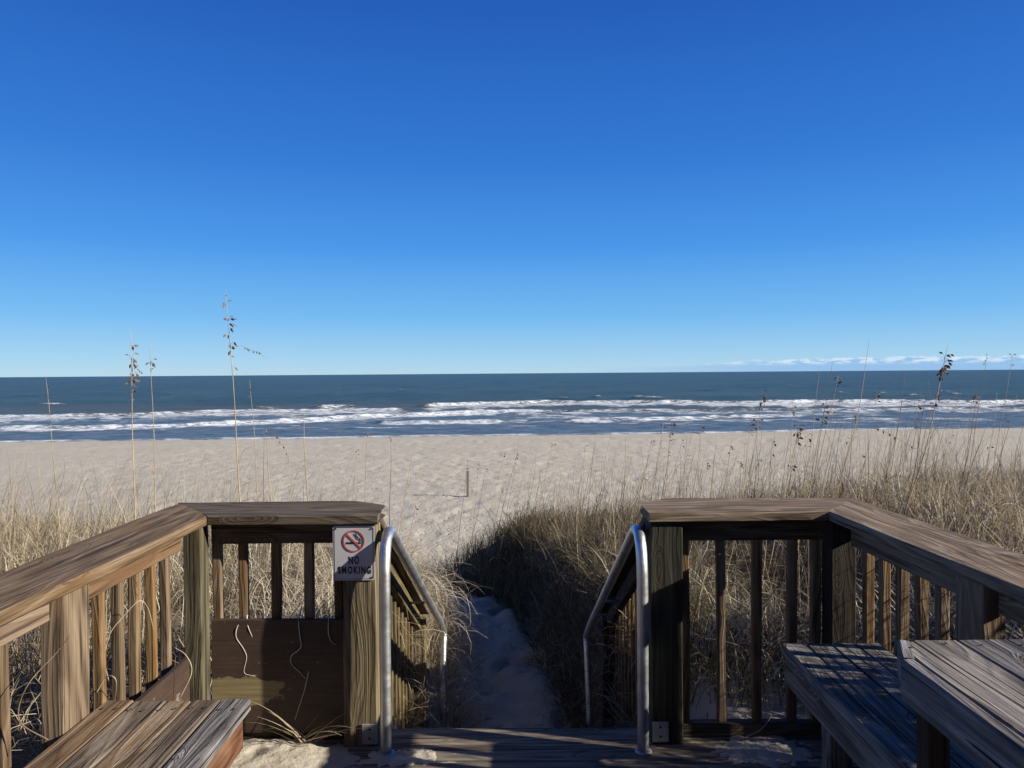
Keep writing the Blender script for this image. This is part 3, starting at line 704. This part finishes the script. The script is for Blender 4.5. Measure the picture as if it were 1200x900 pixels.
for x, y_ in ((.888, 1.62), (1.20, 1.62), (.888, .4), (1.20, .4)):
    board('leg', tb, (x, y_, 0), (x, y_, TZ - .04), .052, .045, (0, 1, 0), M['dark'])

# ------------------------------------------------------------------ unseen house added behind the deck to block sky light
bh = empty('sky_block_house', (0, -6.5, 0), label='added unseen brown clapboard house behind the deck, blocking sky light', cat='house')
def box(nm, par, x0, x1, y0, y1, z0, z1, mat):
    bm = bmesh.new(); bmesh.ops.create_cube(bm, size=1, matrix=Matrix.Diagonal((x1 - x0, y1 - y0, z1 - z0, 1)))
    bmesh.ops.bevel(bm, geom=bm.edges[:], offset=.004, segments=1, affect='EDGES')
    me = bpy.data.meshes.new(nm); bm.to_mesh(me); bm.free()
    return link(nm, me, mat, par, Matrix.Translation(((x0 + x1) / 2, (y0 + y1) / 2, (z0 + z1) / 2)))
M['clap'] = plain('brown_clapboard', (.13, .10, .075), .8, .25, 3); M['pane'] = plain('dark_glass', (.02, .025, .03), .08, .1, 2); M['shingle'] = plain('grey_shingle', (.10, .10, .10), .9, .3, 8); M['trim'] = plain('pale_trim', (.45, .43, .40), .6, .1, 4)
box('wall', bh, -8, 8, -14, -6.62, -.6, 7.2, M['clap'])
for k in range(40): box('clapboard', bh, -8.01, 8.01, -6.62, -6.58 + .0, -.5 + k * .19, -.5 + k * .19 + .175, M['clap'])
rf = box('roof', bh, -8.5, 8.5, -14.5, -6.1, 7.21, 7.45, M['shingle'])
for x0 in (-6.4, -3.6, 2.2, 5.0):
    for z0 in (1.0, 4.3):
        wn = box('window', bh, x0, x0 + 1.4, -6.60, -6.50, z0, z0 + 1.5, M['trim'])
        pn = bpy.data.objects.new('pane', bpy.data.meshes.new('pane')); COL.objects.link(pn)
        b2 = bmesh.new(); bmesh.ops.create_cube(b2, size=1, matrix=Matrix.Diagonal((1.2, .02, 1.3, 1))); b2.to_mesh(pn.data); b2.free()
        pn.data.materials.append(M['pane']); pn.parent = wn; pn.location = (0, .045, 0)
box('door', bh, -.6, .6, -6.60, -6.53, 0, 2.2, M['trim'])

# ------------------------------------------------------------------ stake on the beach
e = W(547, 583, 30); gz = float(ground(np.array([e.x]), np.array([30.0]))[0])
sk = board('wooden_stake', None, (e.x, 30, gz - .3), (e.x + .01, 30, gz + 1.0), .09, .14, (0, 1, 0), M['stake'], nseg=6, jit=.004)
tag(sk, 'short brown wooden stake standing alone on the open beach', 'stake')

# ------------------------------------------------------------------ dune grass
def blades(P, Lg, wd, az_, t0, curl, tone, seg=6, pw=1.6, drift=None):
    """P (n,3) roots; curved tapering ribbons; returns verts, quads, tone"""
    n = len(P); drift = np.zeros(n) if drift is None else drift
    pos = P.copy(); rows = []
    for i in range(seg + 1):
        f = i / seg
        ang = t0 + curl * f ** pw; a = az_ + drift * f
        dirv = np.stack([np.sin(ang) * np.cos(a), np.sin(ang) * np.sin(a), np.cos(ang)], 1)
        wv = np.stack([-np.sin(a), np.cos(a), np.zeros(n)], 1) + .5 * np.stack([np.cos(a) * np.cos(ang), np.sin(a) * np.cos(ang), -np.sin(ang)], 1) * np.sin(az_ * 3)[:, None]
        ww = (wd * (1 - f ** 1.5 * .85) * (.65 + .35 * min(1, f * 5)))[:, None] * .5
        rows.append(np.stack([pos - wv * ww, pos + wv * ww], 1))
        pos = pos + dirv * (Lg / seg)[:, None]
    V = np.stack(rows, 1)                                     # n, seg+1, 2, 3
    I = np.arange(n * (seg + 1) * 2).reshape(n, seg + 1, 2)
    Q = np.stack([I[:, :-1, 0], I[:, :-1, 1], I[:, 1:, 1], I[:, 1:, 0]], -1).reshape(-1, 4)
    T = np.repeat(tone, (seg + 1) * 2)
    return V.reshape(-1, 3), Q, T
def grass_object(name, sets, label, cat='grass'):
    Vs, Qs, Ts = [], [], []; o = 0
    for V, Q, T in sets: Vs.append(V); Qs.append(Q + o); Ts.append(T); o += len(V)
    me = from_np(name, np.concatenate(Vs), np.concatenate(Qs))
    me.attributes.new('tone', 'FLOAT', 'POINT').data.foreach_set('value', np.concatenate(Ts).astype(np.float32))
    ob = link(name, me, M['grass']); ob['kind'] = 'stuff'; ob['label'] = label; ob['category'] = cat; return ob
rg = np.random.default_rng(11)
def clumps(n, x0, x1, y0, y1, per, keep, spread=.07):
    cx_ = rg.uniform(x0, x1, n); cy_ = rg.uniform(y0, y1, n); k = keep(cx_, cy_) > rg.random(n); cx_, cy_ = cx_[k], cy_[k]
    m_ = len(cx_); X = np.repeat(cx_, per) + rg.normal(0, spread, m_ * per); Y = np.repeat(cy_, per) + rg.normal(0, spread, m_ * per)
    ct = np.repeat(rg.random(m_), per)
    return X, Y, ct, np.arctan2(Y - np.repeat(cy_, per), X - np.repeat(cx_, per))
def free(x, y, marg=.0):
    """1 where grass may root"""
    a = ~((np.abs(x) < 1.57 + marg) & (y < 3.46)); b = ~((np.abs(x) < .70) & (y < 5.15))
    r = x - xc(y)
    wl = np.interp(y, [3, 5.0, 5.4, 8, 9.5, 12, 14, 16, 20], [.66, .45, .36, .40, .65, 1.3, 2, 3, 9]); wr = np.interp(y, [3, 5, 5.6, 8, 10, 12, 16, 20], [.66, .6, .41, .32, .34, .5, 1.2, 9])
    c = np.where(r < 0, -r > wl, r > wr)
    return (a & b & c).astype(float)
def mk(X, Y, ct, ca, Lr, wr_, curl, tone, seg=6, lean=.35, t0=(.05, .55), outward=.6, drift=.8):
    n = len(X); f = free(X, Y) > 0; X, Y, ct, ca = X[f], Y[f], ct[f], ca[f]; n = len(X)
    Z = ground(X, Y) - .02
    th = rg.uniform(0, 2 * np.pi, n)
    dx = outward * np.cos(ca) + (1 - outward) * np.cos(th) + lean; dy = outward * np.sin(ca) + (1 - outward) * np.sin(th)
    a = np.arctan2(dy, dx)
    Lg = rg.uniform(*Lr, n) * (.75 + .5 * ct)
    return blades(np.stack([X, Y, Z], 1), Lg, rg.uniform(*wr_, n), a, rg.uniform(*t0, n), rg.uniform(*curl, n) , np.clip(tone(X, Y, ct) + rg.normal(0, .2, n), 0, 1), seg, drift=rg.normal(0, drift, n))
def tone_dry(X, Y, ct): return .50 + .36 * ct + .35 * (fbm(X * .7, Y * .7, 4, 2) - .5)
def tone_shade_mix(X, Y, ct): return np.where(rg.random(len(X)) < .24, .95, .27)  # mostly dark, few bright blades: shade and sun streaks put into colour
def tone_nose(X, Y, ct):
    g = ss(-2.2, -.6, X) * (1 - ss(.6, 2.4, X)) * ss(7, 8.5, Y) * .8  # greener nose, also darkened for the hump's shade
    low = (1 - ss(2.2, 3.6, X)) * ss(3.2, 4, Y) * (1 - ss(7.6, 9, Y))  # low zone, its shade put into the blade tone
    return (tone_dry(X, Y, ct) * (1 - low) + low * tone_shade_mix(X, Y, ct)) * (1 - g * .72)
sets = []
# left dune
kl = lambda x, y: (1 - .9 * ss(10.5, 14, y)) * np.where(x < xc(y), 1, 0)
X, Y, ct, ca = clumps(2100, -9.5, -.3, 3.0, 13, 15, kl); sets.append(mk(X, Y, ct, ca, (.28, .62), (.004, .009), (.6, 3.6), tone_dry, seg=7, drift=1.3))
X, Y, ct, ca = clumps(480, -5, -1.5, -1, 4.6, 14, lambda x, y: np.ones_like(x)); sets.append(mk(X, Y, ct, ca, (.25, .60), (.003, .0065), (1., 4.2), tone_dry))
X, Y, ct, ca = clumps(430, -10, -1.6, 4.0, 11, 6, kl, .1); sets.append(mk(X, Y, ct, ca, (.7, 1.2), (.003, .005), (.3, 1.8), lambda X, Y, c: .42 + .25 * c, t0=(.02, .3), lean=.5))
X, Y, ct, ca = clumps(900, -18, -8, 3, 14, 14, kl, .12); sets.append(mk(X, Y, ct, ca, (.35, .7), (.007, .011), (.4, 2.2), tone_dry, seg=4))
# bank by the stair, curly
X, Y, ct, ca = clumps(560, -1.4, -.28, 4.3, 8.5, 15, lambda x, y: np.ones_like(x), .06); sets.append(mk(X, Y, ct, ca, (.28, .72), (.003, .006), (1.2, 4.2), lambda X, Y, c: tone_dry(X, Y, c) + .12, seg=8, t0=(.1, .8), lean=.15, drift=1.4))  # tone raised so the bank looks sunlit
grass_object('dune_grass', sets, 'dry straw coloured dune grass covering the dune left of the path')
sets = []
kr = lambda x, y: (1 - .9 * ss(12.2, 15, y)) * np.where(x > xc(y), 1, 0)
X, Y, ct, ca = clumps(2500, -.6, 10.5, 3.6, 13.5, 15, kr); sets.append(mk(X, Y, ct, ca, (.28, .62), (.004, .009), (.8, 3.8), tone_nose, seg=7, drift=1.3))
X, Y, ct, ca = clumps(420, -1.6, 1.8, 7.5, 13, 20, lambda x, y: np.where(x > xc(y), 1, 0)); sets.append(mk(X, Y, ct, ca, (.22, .45), (.004, .007), (.2, 1.5), tone_nose))
X, Y, ct, ca = clumps(1500, -1.3, 1.3, 5.3, 11.5, 16, lambda x, y: np.where((x > xc(y) + .2) & (x < xc(y) + 1.1), 1, 0), .05); sets.append(mk(X, Y, ct, ca, (.12, .34), (.004, .007), (1.2, 3.6), lambda X, Y, c: .10 + .28 * c, seg=5, t0=(.3, 1.0), lean=-.6, drift=1.2))  # short bank grass toned dark to carry the bank's shade
X, Y, ct, ca = clumps(620, 1.55, 5.2, -2, 4.6, 14, lambda x, y: np.ones_like(x)); sets.append(mk(X, Y, ct, ca, (.35, .72), (.004, .008), (1.0, 3.8), lambda X, Y, c: tone_dry(X, Y, c) + .1, seg=7, lean=.1))
X, Y, ct, ca = clumps(800, 1.86, 3.5, -1.2, 2.5, 26, lambda x, y: np.ones_like(x), .08); sets.append(mk(X, Y, ct, ca, (.75, 1.08), (.006, .010), (.6, 2.6), lambda X, Y, c: tone_dry(X, Y, c), seg=6, lean=.25, t0=(.02, .3)))  # taller unseen clumps added to shade the right bench
X, Y, ct, ca = clumps(260, .7, 2.2, 3.6, 5.2, 12, lambda x, y: np.ones_like(x), .06); sets.append(mk(X, Y, ct, ca, (.30, .75), (.003, .0055), (1.0, 4.0), lambda X, Y, c: tone_shade_mix(X, Y, c), seg=8, t0=(.1, .7), lean=.0, drift=1.3))
X, Y, ct, ca = clumps(620, 0, 12, 5, 12, 6, kr, .1); sets.append(mk(X, Y, ct, ca, (.6, 1.15), (.003, .005), (.2, 1.3), lambda X, Y, c: .35 + .2 * c, t0=(.02, .3), lean=.5))
X, Y, ct, ca = clumps(1000, 8.5, 20, 3, 14, 14, kr, .12); sets.append(mk(X, Y, ct, ca, (.35, .7), (.007, .011), (.4, 2.2), tone_dry, seg=4))
# grass hanging from the right bank into the path and round the stair
X, Y, ct, ca = clumps(220, .35, 1.2, 4.9, 8, 13, lambda x, y: np.ones_like(x), .07); sets.append(mk(X, Y, ct, ca, (.25, .55), (.003, .0055), (1.0, 4.0), lambda X, Y, c: tone_dry(X, Y, c) * .55, seg=8, t0=(.1, .8), lean=-.4, drift=1.2))  # tone lowered to put the bank's shade into the blades
grass_object('dune_grass', sets, 'dry straw and green dune grass covering the dune right of the path')
# bushes added out of view to shade the bench and right front grass
M['leaf'] = plain('shrub_leaf', (.055, .075, .030), .55, .5, 9)
def shade_shrub(cx_, cy_, rad, top, label):
    gz = float(ground(np.array([cx_]), np.array([cy_]))[0]); e = empty('shade_shrub', (cx_, cy_, gz), label=label, cat='shade_shrub')
    n = 5200; d = rg.normal(0, 1, (n, 3)); d /= np.linalg.norm(d, axis=1)[:, None]
    rr2 = rad * rg.uniform(.35, 1, n) ** .5 * (.75 + .5 * fbm(d[:, 0] * 3 + 9, d[:, 1] * 3 + d[:, 2] * 2 + 5, 7, 3))
    hh = (top - gz) / 2; c = np.array([cx_, cy_, gz + hh])
    p = c + d * rr2[:, None] * np.array([1, 1, hh / rad]); p[:, 2] = np.maximum(p[:, 2], gz + .05)
    V, Q, T = blades(p, rg.uniform(.05, .09, n), rg.uniform(.018, .03, n), rg.uniform(0, 6.28, n), rg.uniform(.3, 2.2, n), rg.uniform(-.4, .6, n), np.zeros(n), 2)
    link('leaves', from_np('leaves', V, Q, False), M['leaf'], e)['kind'] = 'stuff'
    for k in range(7):
        a = random.uniform(0, 6.28); tip = c + np.array([math.cos(a) * rad * .6, math.sin(a) * rad * .6, hh * .5])
        link('stem', tube_mesh('stem', smooth_pts([(cx_, cy_, gz - .05), (cx_ + (tip[0] - cx_) * .3, cy_ + (tip[1] - cy_) * .3, gz + hh * .7), tuple(tip)], 4), [.014 - .0012 * i for i in range(9)], 6), M['stemdark'], e)
shade_shrub(2.65, .75, .72, 1.44, 'added unseen shrub beside the right railing, nearest the viewer')
shade_shrub(2.80, 1.72, .66, 1.40, 'added unseen shrub beside the right railing post')
shade_shrub(3.45, 3.25, .72, 1.38, 'added unseen shrub off the right corner of the deck')
# litter on the path
n = 900; Yl = rg.uniform(5.2, 15, n); r_ = rg.uniform(-1, 1, n); r_ = np.sign(r_) * np.abs(r_) ** .45
Xl = xc(Yl) + r_ * .62; Zl = ground(Xl, Yl) + .012
V, Q, T = blades(np.stack([Xl, Yl, Zl], 1), rg.uniform(.03, .16, n), rg.uniform(.003, .006, n), rg.uniform(0, 6.28, n), rg.uniform(1.35, 1.55, n), rg.uniform(-.1, .15, n), rg.uniform(.18, .5, n), 3)
grass_object('grass_litter', [(V, Q, T)], 'dead grass bits scattered on the sandy path', 'litter')
# a tuft on the deck at the foot of the brown panel
n = 26; ro = np.array([-.86, 3.10, .03]) + rg.normal(0, .012, (n, 3)) * [1.5, 1, 0]
sp = rg.choice([-1, 1], n, p=[.35, .65]); a = np.where(sp > 0, rg.uniform(-.5, .4, n), rg.uniform(2.7, 3.6, n))
V, Q, T = blades(ro, rg.uniform(.14, .36, n), rg.uniform(.003, .006, n), a, rg.uniform(.7, 1.3, n), rg.uniform(.2, 1.1, n), rg.uniform(.5, 1, n), 7)
tf = from_np('grass_tuft', V, Q); tf.attributes.new('tone', 'FLOAT', 'POINT').data.foreach_set('value', T.astype(np.float32))
tag(link('grass_tuft', tf, M['grass']), 'small pale grass tuft growing on the deck at the foot of the brown panel', 'grass tuft')

# ------------------------------------------------------------------ dried vines on the panel and railing
def vine(pxs, Y, r, label, mat='twine'):
    pts = smooth_pts([W(px, py, Y + dy) for px, py, dy in pxs], 6); n = len(pts)
    rr = [r * (1 - .6 * i / n) for i in range(n)]
    tag(link('dried_vine', tube_mesh('dried_vine', pts, rr, 5), M[mat]), label, 'vine')
vine([(289, 716, .06), (285, 726, .02), (275, 735, 0), (273, 748, 0), (281, 761, 0), (285, 772, 0), (282, 790, 0), (294, 794, 0)], 3.165, .003, 'curly pale vine strand hanging down the left part of the brown panel')
vine([(286, 722, .02), (287, 735, 0), (292, 748, 0)], 3.165, .0026, 'short pale vine strand beside the curly one on the brown panel')
vine([(351, 712, .06), (347, 726, .01), (348, 745, 0), (349, 760, 0), (338, 770, 0), (338, 780, 0), (346, 788, 0), (354, 797, 0)], 3.160, .003, 'wavy pale vine strand hanging down the middle of the brown panel')
vine([(358, 788, 0), (353, 810, -.01), (347, 828, -.01), (341, 846, -.02)], 3.155, .0026, 'straight pale grass stem below the wavy vine on the brown panel')
vine([(383, 716, .04), (382, 730, 0), (382, 745, 0), (386, 754, 0), (391, 757, 0)], 3.160, .003, 'short pale vine strand near the right end of the brown panel')
vine([(122, 800, .05), (118, 775, .0), (124, 745, -.03), (142, 722, -.02), (160, 705, .0), (170, 715, .04), (176, 740, .05)], 2.60, .0022, 'thin arching vine twined through the left railing balusters', 'straw')
vine([(107, 815, 0), (120, 795, 0), (131, 800, 0), (128, 830, .1)], 2.50, .0022, 'thin looping vine low between the left railing balusters', 'straw')
vine([(50, 870, 0), (20, 852, 0), (16, 830, 0), (30, 800, 0), (60, 768, .1), (78, 745, .1)], 2.02, .0022, 'thin dark vine crossing the nearest left railing balusters', 'stemdark')
vine([(205, 822, 0), (220, 790, 0), (214, 770, 0), (200, 760, 0)], 2.9, .0022, 'thin vine curling at the corner post of the left railing', 'straw')
vine([(868, 868, 0), (890, 858, 0), (905, 838, .02), (905, 833, .02)], 3.13, .002, 'single dry grass stem lying against the right front railing', 'straw')

# ------------------------------------------------------------------ sea oats
def stalk(name, top, base, Y, r, heads, mat, label, group=None, bend=.25, side=None):
    """top/base in photo pixels at distance Y; heads = list of (fraction from tip, count, size)"""
    T = W(*top, Y); Bp = W(*base, Y)
    d = T - Bp; gz = float(ground(np.array([Bp.x]), np.array([Y]))[0])
    if Bp.z > gz:   # follow the lean down to the ground
        k = (Bp.z - gz) / max(d.z, .1); Bp = Bp - Vector((d.x * k * .5, 0, d.z * k + .03)); d = T - Bp
    e = empty(name, Bp, label=label, cat='sea oats')
    if group: e['group'] = group
    n = 14; pts = []
    ph = random.random() * 6
    for i in range(n + 1):
        f = i / n; p = Bp + d * f + Vector((-d.x * bend * math.sin(math.pi * f) + .006 * math.sin(f * 9 + ph), .05 * math.sin(f * 2.5 + ph) * d.length * .3, 0)); pts.append(p)
    link('stem', tube_mesh('stem', pts, [r * (1 - .72 * (i / n) ** 1.3) for i in range(n + 1)], 5), mat, e)
    if name == 'sea_oat' and d.length > .9:
        for f in (random.uniform(.25, .4), random.uniform(.42, .6)):
            i0 = int(f * n); p0 = pts[i0]; sg_ = random.choice((-1, 1)); ln = random.uniform(.12, .28)
            link('leaf', tube_mesh('leaf', smooth_pts([p0, p0 + Vector((sg_ * ln * .25, 0, ln * .5)), p0 + Vector((sg_ * ln * .7, .02, ln * .45)), p0 + Vector((sg_ * ln, .03, ln * .05))], 3), [.0022, .002, .0019, .0018, .0016, .0014, .0012, .001, .0008, .0006], 4), mat, e)
    if not heads and not side: return e
    bm = bmesh.new()
    def pos(f):
        g = f * n; i = min(int(g), n - 1); return pts[i].lerp(pts[i + 1], g - i), (pts[i + 1] - pts[i]).normalized()
    def spike(p, d_, s):
        """a flat spikelet: a diamond of overlapping scales"""
        d_ = d_.normalized(); u = d_.orthogonal().normalized(); q_ = Matrix.Rotation(random.random() * 6, 3, d_); u = q_ @ u; v = d_.cross(u)
        P = [p, p + d_ * s * .3 + u * s * .26, p + d_ * s * .65 + u * s * .2, p + d_ * s, p + d_ * s * .65 - u * s * .2, p + d_ * s * .3 - u * s * .26]
        A = [bm.verts.new(x) for x in P]; c1 = bm.verts.new(p + d_ * s * .5 + v * s * .1); c2 = bm.verts.new(p + d_ * s * .5 - v * s * .1)
        for i in range(6):
            bm.faces.new((A[i], A[(i + 1) % 6], c1)); bm.faces.new((A[(i + 1) % 6], A[i], c2))
    def twig(a, b_):
        d_ = (b_ - a); u = d_.orthogonal().normalized() * .0012; v = d_.normalized().cross(u)
        A = [bm.verts.new(a + x) for x in (u, v, -u)]; Bq = [bm.verts.new(b_ + x * .6) for x in (u, v, -u)]
        for i in range(3): bm.faces.new((A[i], A[(i + 1) % 3], Bq[(i + 1) % 3], Bq[i]))
    for f0, f1, cnt, s in heads:
        for k in range(cnt):
            f = 1 - random.uniform(f0, f1); p, t = pos(f)
            out = Vector((random.uniform(-.3, 1), random.uniform(-.6, .6), random.uniform(-.7, .5))).normalized()
            tip = p + (t * .4 + out) * s * random.uniform(.5, 1.4); twig(p, tip)
            spike(tip, (out + Vector((0, 0, -.6))), s * random.uniform(1.1, 1.9))
    if side:
        sp_ = [W(px, py, Y) for px, py in side]; c = smooth_pts(sp_, 5)
        for a, b_ in zip(c, c[1:]): twig(a, b_)
        for a in c[3:-4:2]:
            spike(a, Vector((random.uniform(-.5, .5), 0, -1)), .022)
            if random.random() < .5: spike(a, Vector((random.uniform(0, 1), 0, -.4)), .02)
    me = bpy.data.meshes.new('seed_head'); bm.to_mesh(me); bm.free(); link('seed_head', me, M['seed'], e)['kind'] = 'stuff'
    return e
SO = 'sea_oat'
stalk(SO, (268, 340), (281, 590), 6.2, .0062, [(.02, .06, 6, .024), (.09, .15, 14, .026), (.17, .25, 9, .024)], M['stem'], 'tallest sea oat stalk, with drooping side branch, behind the left front railing', side=[(283, 405), (290, 408), (297, 411), (304, 413), (311, 420)], bend=.0)
stalk(SO, (151, 385), (156, 600), 6.6, .006, [(.06, .10, 4, .024), (.11, .24, 26, .028), (.24, .27, 4, .022)], M['stem'], 'sea oat stalk with the densest dark seed head on the left dune', side=[(153, 425), (159, 430), (165, 435), (168, 438)], bend=.02)
stalk(SO, (179, 400), (181, 600), 6.8, .0052, [(.08, .13, 10, .024)], M['stem'], 'slender sea oat stalk with a small seed tuft beside the dense headed one', bend=.0)
stalk(SO, (51, 440), (67, 610), 6.6, .0045, [(.04, .12, 5, .012)], M['stem'], 'pale thin bare stalk farthest left on the left dune', bend=.05)
stalk(SO, (356, 478), (361, 600), 5.6, .006, [], M['stem'], 'straight bare cut stalk rising behind the left front railing', bend=0)
stalk(SO, (294, 445), (302, 600), 8, .005, [(.03, .14, 5, .014)], M['stem'], 'faint pale stalk just right of the tallest sea oat', bend=0)
stalk(SO, (310, 502), (321, 600), 5.8, .0055, [], M['stem'], 'short leaning tan stalk with broken drooping tip behind the left front railing', side=[(311, 502), (320, 507), (329, 520), (337, 537), (334, 545)], bend=0)
stalk(SO, (307, 505), (309, 600), 5.9, .0045, [], M['stemdark'], 'short dark stalk beside the leaning tan one', bend=0)
stalk(SO, (1017, 499), (1016, 600), 5.4, .0055, [], M['stemdark'], 'dark upright stalk with bent over branch behind the right front railing', side=[(1017, 499), (1035, 505), (1052, 514), (1068, 523), (1090, 535)], bend=0)
stalk(SO, (1018, 398), (975, 570), 7.0, .0048, [], M['stem'], 'long thin bare stalk leaning right, its tip against the sky', bend=-.1)
stalk(SO, (1111, 404), (1052, 600), 6.4, .0055, [(.05, .17, 26, .026), (.24, .30, 7, .022)], M['stem'], 'leaning sea oat stalk with the largest seed head on the right dune', bend=-.08)
stalk(SO, (1083, 470), (1052, 600), 5.8, .006, [], M['stemdark'], 'thick dark bare stalk under the largest right seed head', bend=-.06)
stalk(SO, (893, 460), (868, 590), 7.5, .0048, [(.0, .10, 12, .024)], M['stem'], 'sea oat with dark seed tip above the middle of the right front railing', bend=-.06)
stalk(SO, (936, 498), (908, 590), 6.4, .005, [(.0, .12, 16, .024), (.2, .26, 5, .02), (.4, .48, 6, .02)], M['stem'], 'sea oat with several seed tufts right of the railing middle', bend=-.05)
stalk(SO, (968, 470), (935, 590), 6.6, .0055, [(.02, .16, 14, .022)], M['stem'], 'sea oat with clear cream seed head in front of the surf', bend=-.05)
stalk(SO, (983, 440), (942, 590), 7.2, .0048, [(.02, .07, 6, .02), (.2, .24, 4, .02)], M['stem'], 'tall sea oat with two small seed tufts leaning right', bend=-.06)
stalk(SO, (787, 494), (770, 590), 8.2, .0045, [(.0, .18, 14, .024)], M['stemdark'], 'short dark headed sea oat above the top of the stair rail', bend=-.05)
stalk(SO, (457, 512), (455, 592), 7.0, .0045, [(.0, .04, 3, .016), (.75, .82, 14, .022)], M['stemdark'], 'stalk with low dark seed cluster beside the sign post', bend=0)
stalk(SO, (431, 506), (424, 592), 7.0, .0045, [(.0, .05, 4, .016)], M['stem'], 'thin stalk directly above the sign post', bend=0)
stalk(SO, (418, 520), (408, 592), 7.4, .004, [(.05, .12, 4, .016)], M['stem'], 'faint short stalk left of the one above the sign post', bend=0)
stalk(SO, (486, 592), (456, 720), 5.6, .004, [(.0, .08, 3, .014)], M['stem'], 'thin stalk rising beside the left stair handrail', bend=0)
GR = 'thin bare stalks rising from the right dune'
i = 0
bare = []
for k in range(78): 
    px = 535 + k * 8.6 + random.uniform(-7, 7)
    if 520 < px < 760: tpy = random.uniform(512, 570); bpy_ = 640 - (px - 530) * .2; Yd = random.uniform(9.5, 11)
    else: tpy = random.uniform(455, 540) if px > 900 else random.uniform(490, 545); bpy_ = 585; Yd = random.uniform(6.2, 10)
    bare.append((px + (bpy_ - tpy) * random.uniform(.1, .32), tpy, px, bpy_, Yd))
bare += [(962, 424, 935, 585, 8), (976, 424, 948, 585, 8.2), (1060, 438, 1030, 585, 7.4), (1158, 415, 1125, 585, 7.5), (1186, 415, 1160, 585, 7.8), (1144, 464, 1120, 585, 6.8), (1168, 460, 1150, 585, 7)]
def region(bx): return 'on the grassy hump beside the path' if bx < 760 else 'behind the right front railing' if bx < 985 else 'beyond the right side railing'
def bare_label(bx, hd): return ('thin dry stalk tipped with dark seeds ' if hd else 'thin bare dry stalk leaning right ') + region(bx)
def bare_group(bx, hd): return ('seed tipped' if hd else 'bare') + ' stalks ' + region(bx)
for (tx, ty, bx, by, Yd) in bare:
    hd = [(.0, .08, random.randint(3, 8), .018)] if random.random() < .45 else []
    stalk('dune_stalk', (tx, ty), (bx, by), Yd, random.uniform(.003, .0044), hd, M['stem'] if random.random() < .6 else M['stemdark'],
          bare_label(bx, hd), None if bx < 0 else bare_group(bx, hd), bend=random.uniform(-.12, .02))
for k in range(14):
    px = random.uniform(0, 480); tpy = random.uniform(525, 565)
    stalk('dune_stalk', (px + random.uniform(4, 22), tpy), (px, 600), random.uniform(6, 8), random.uniform(.0028, .004), [], M['stem'],
          'short thin dry stalk rising from the dune grass on the left', 'short bare stalks on the left dune', bend=-.05)
bpy.context.view_layer.update()
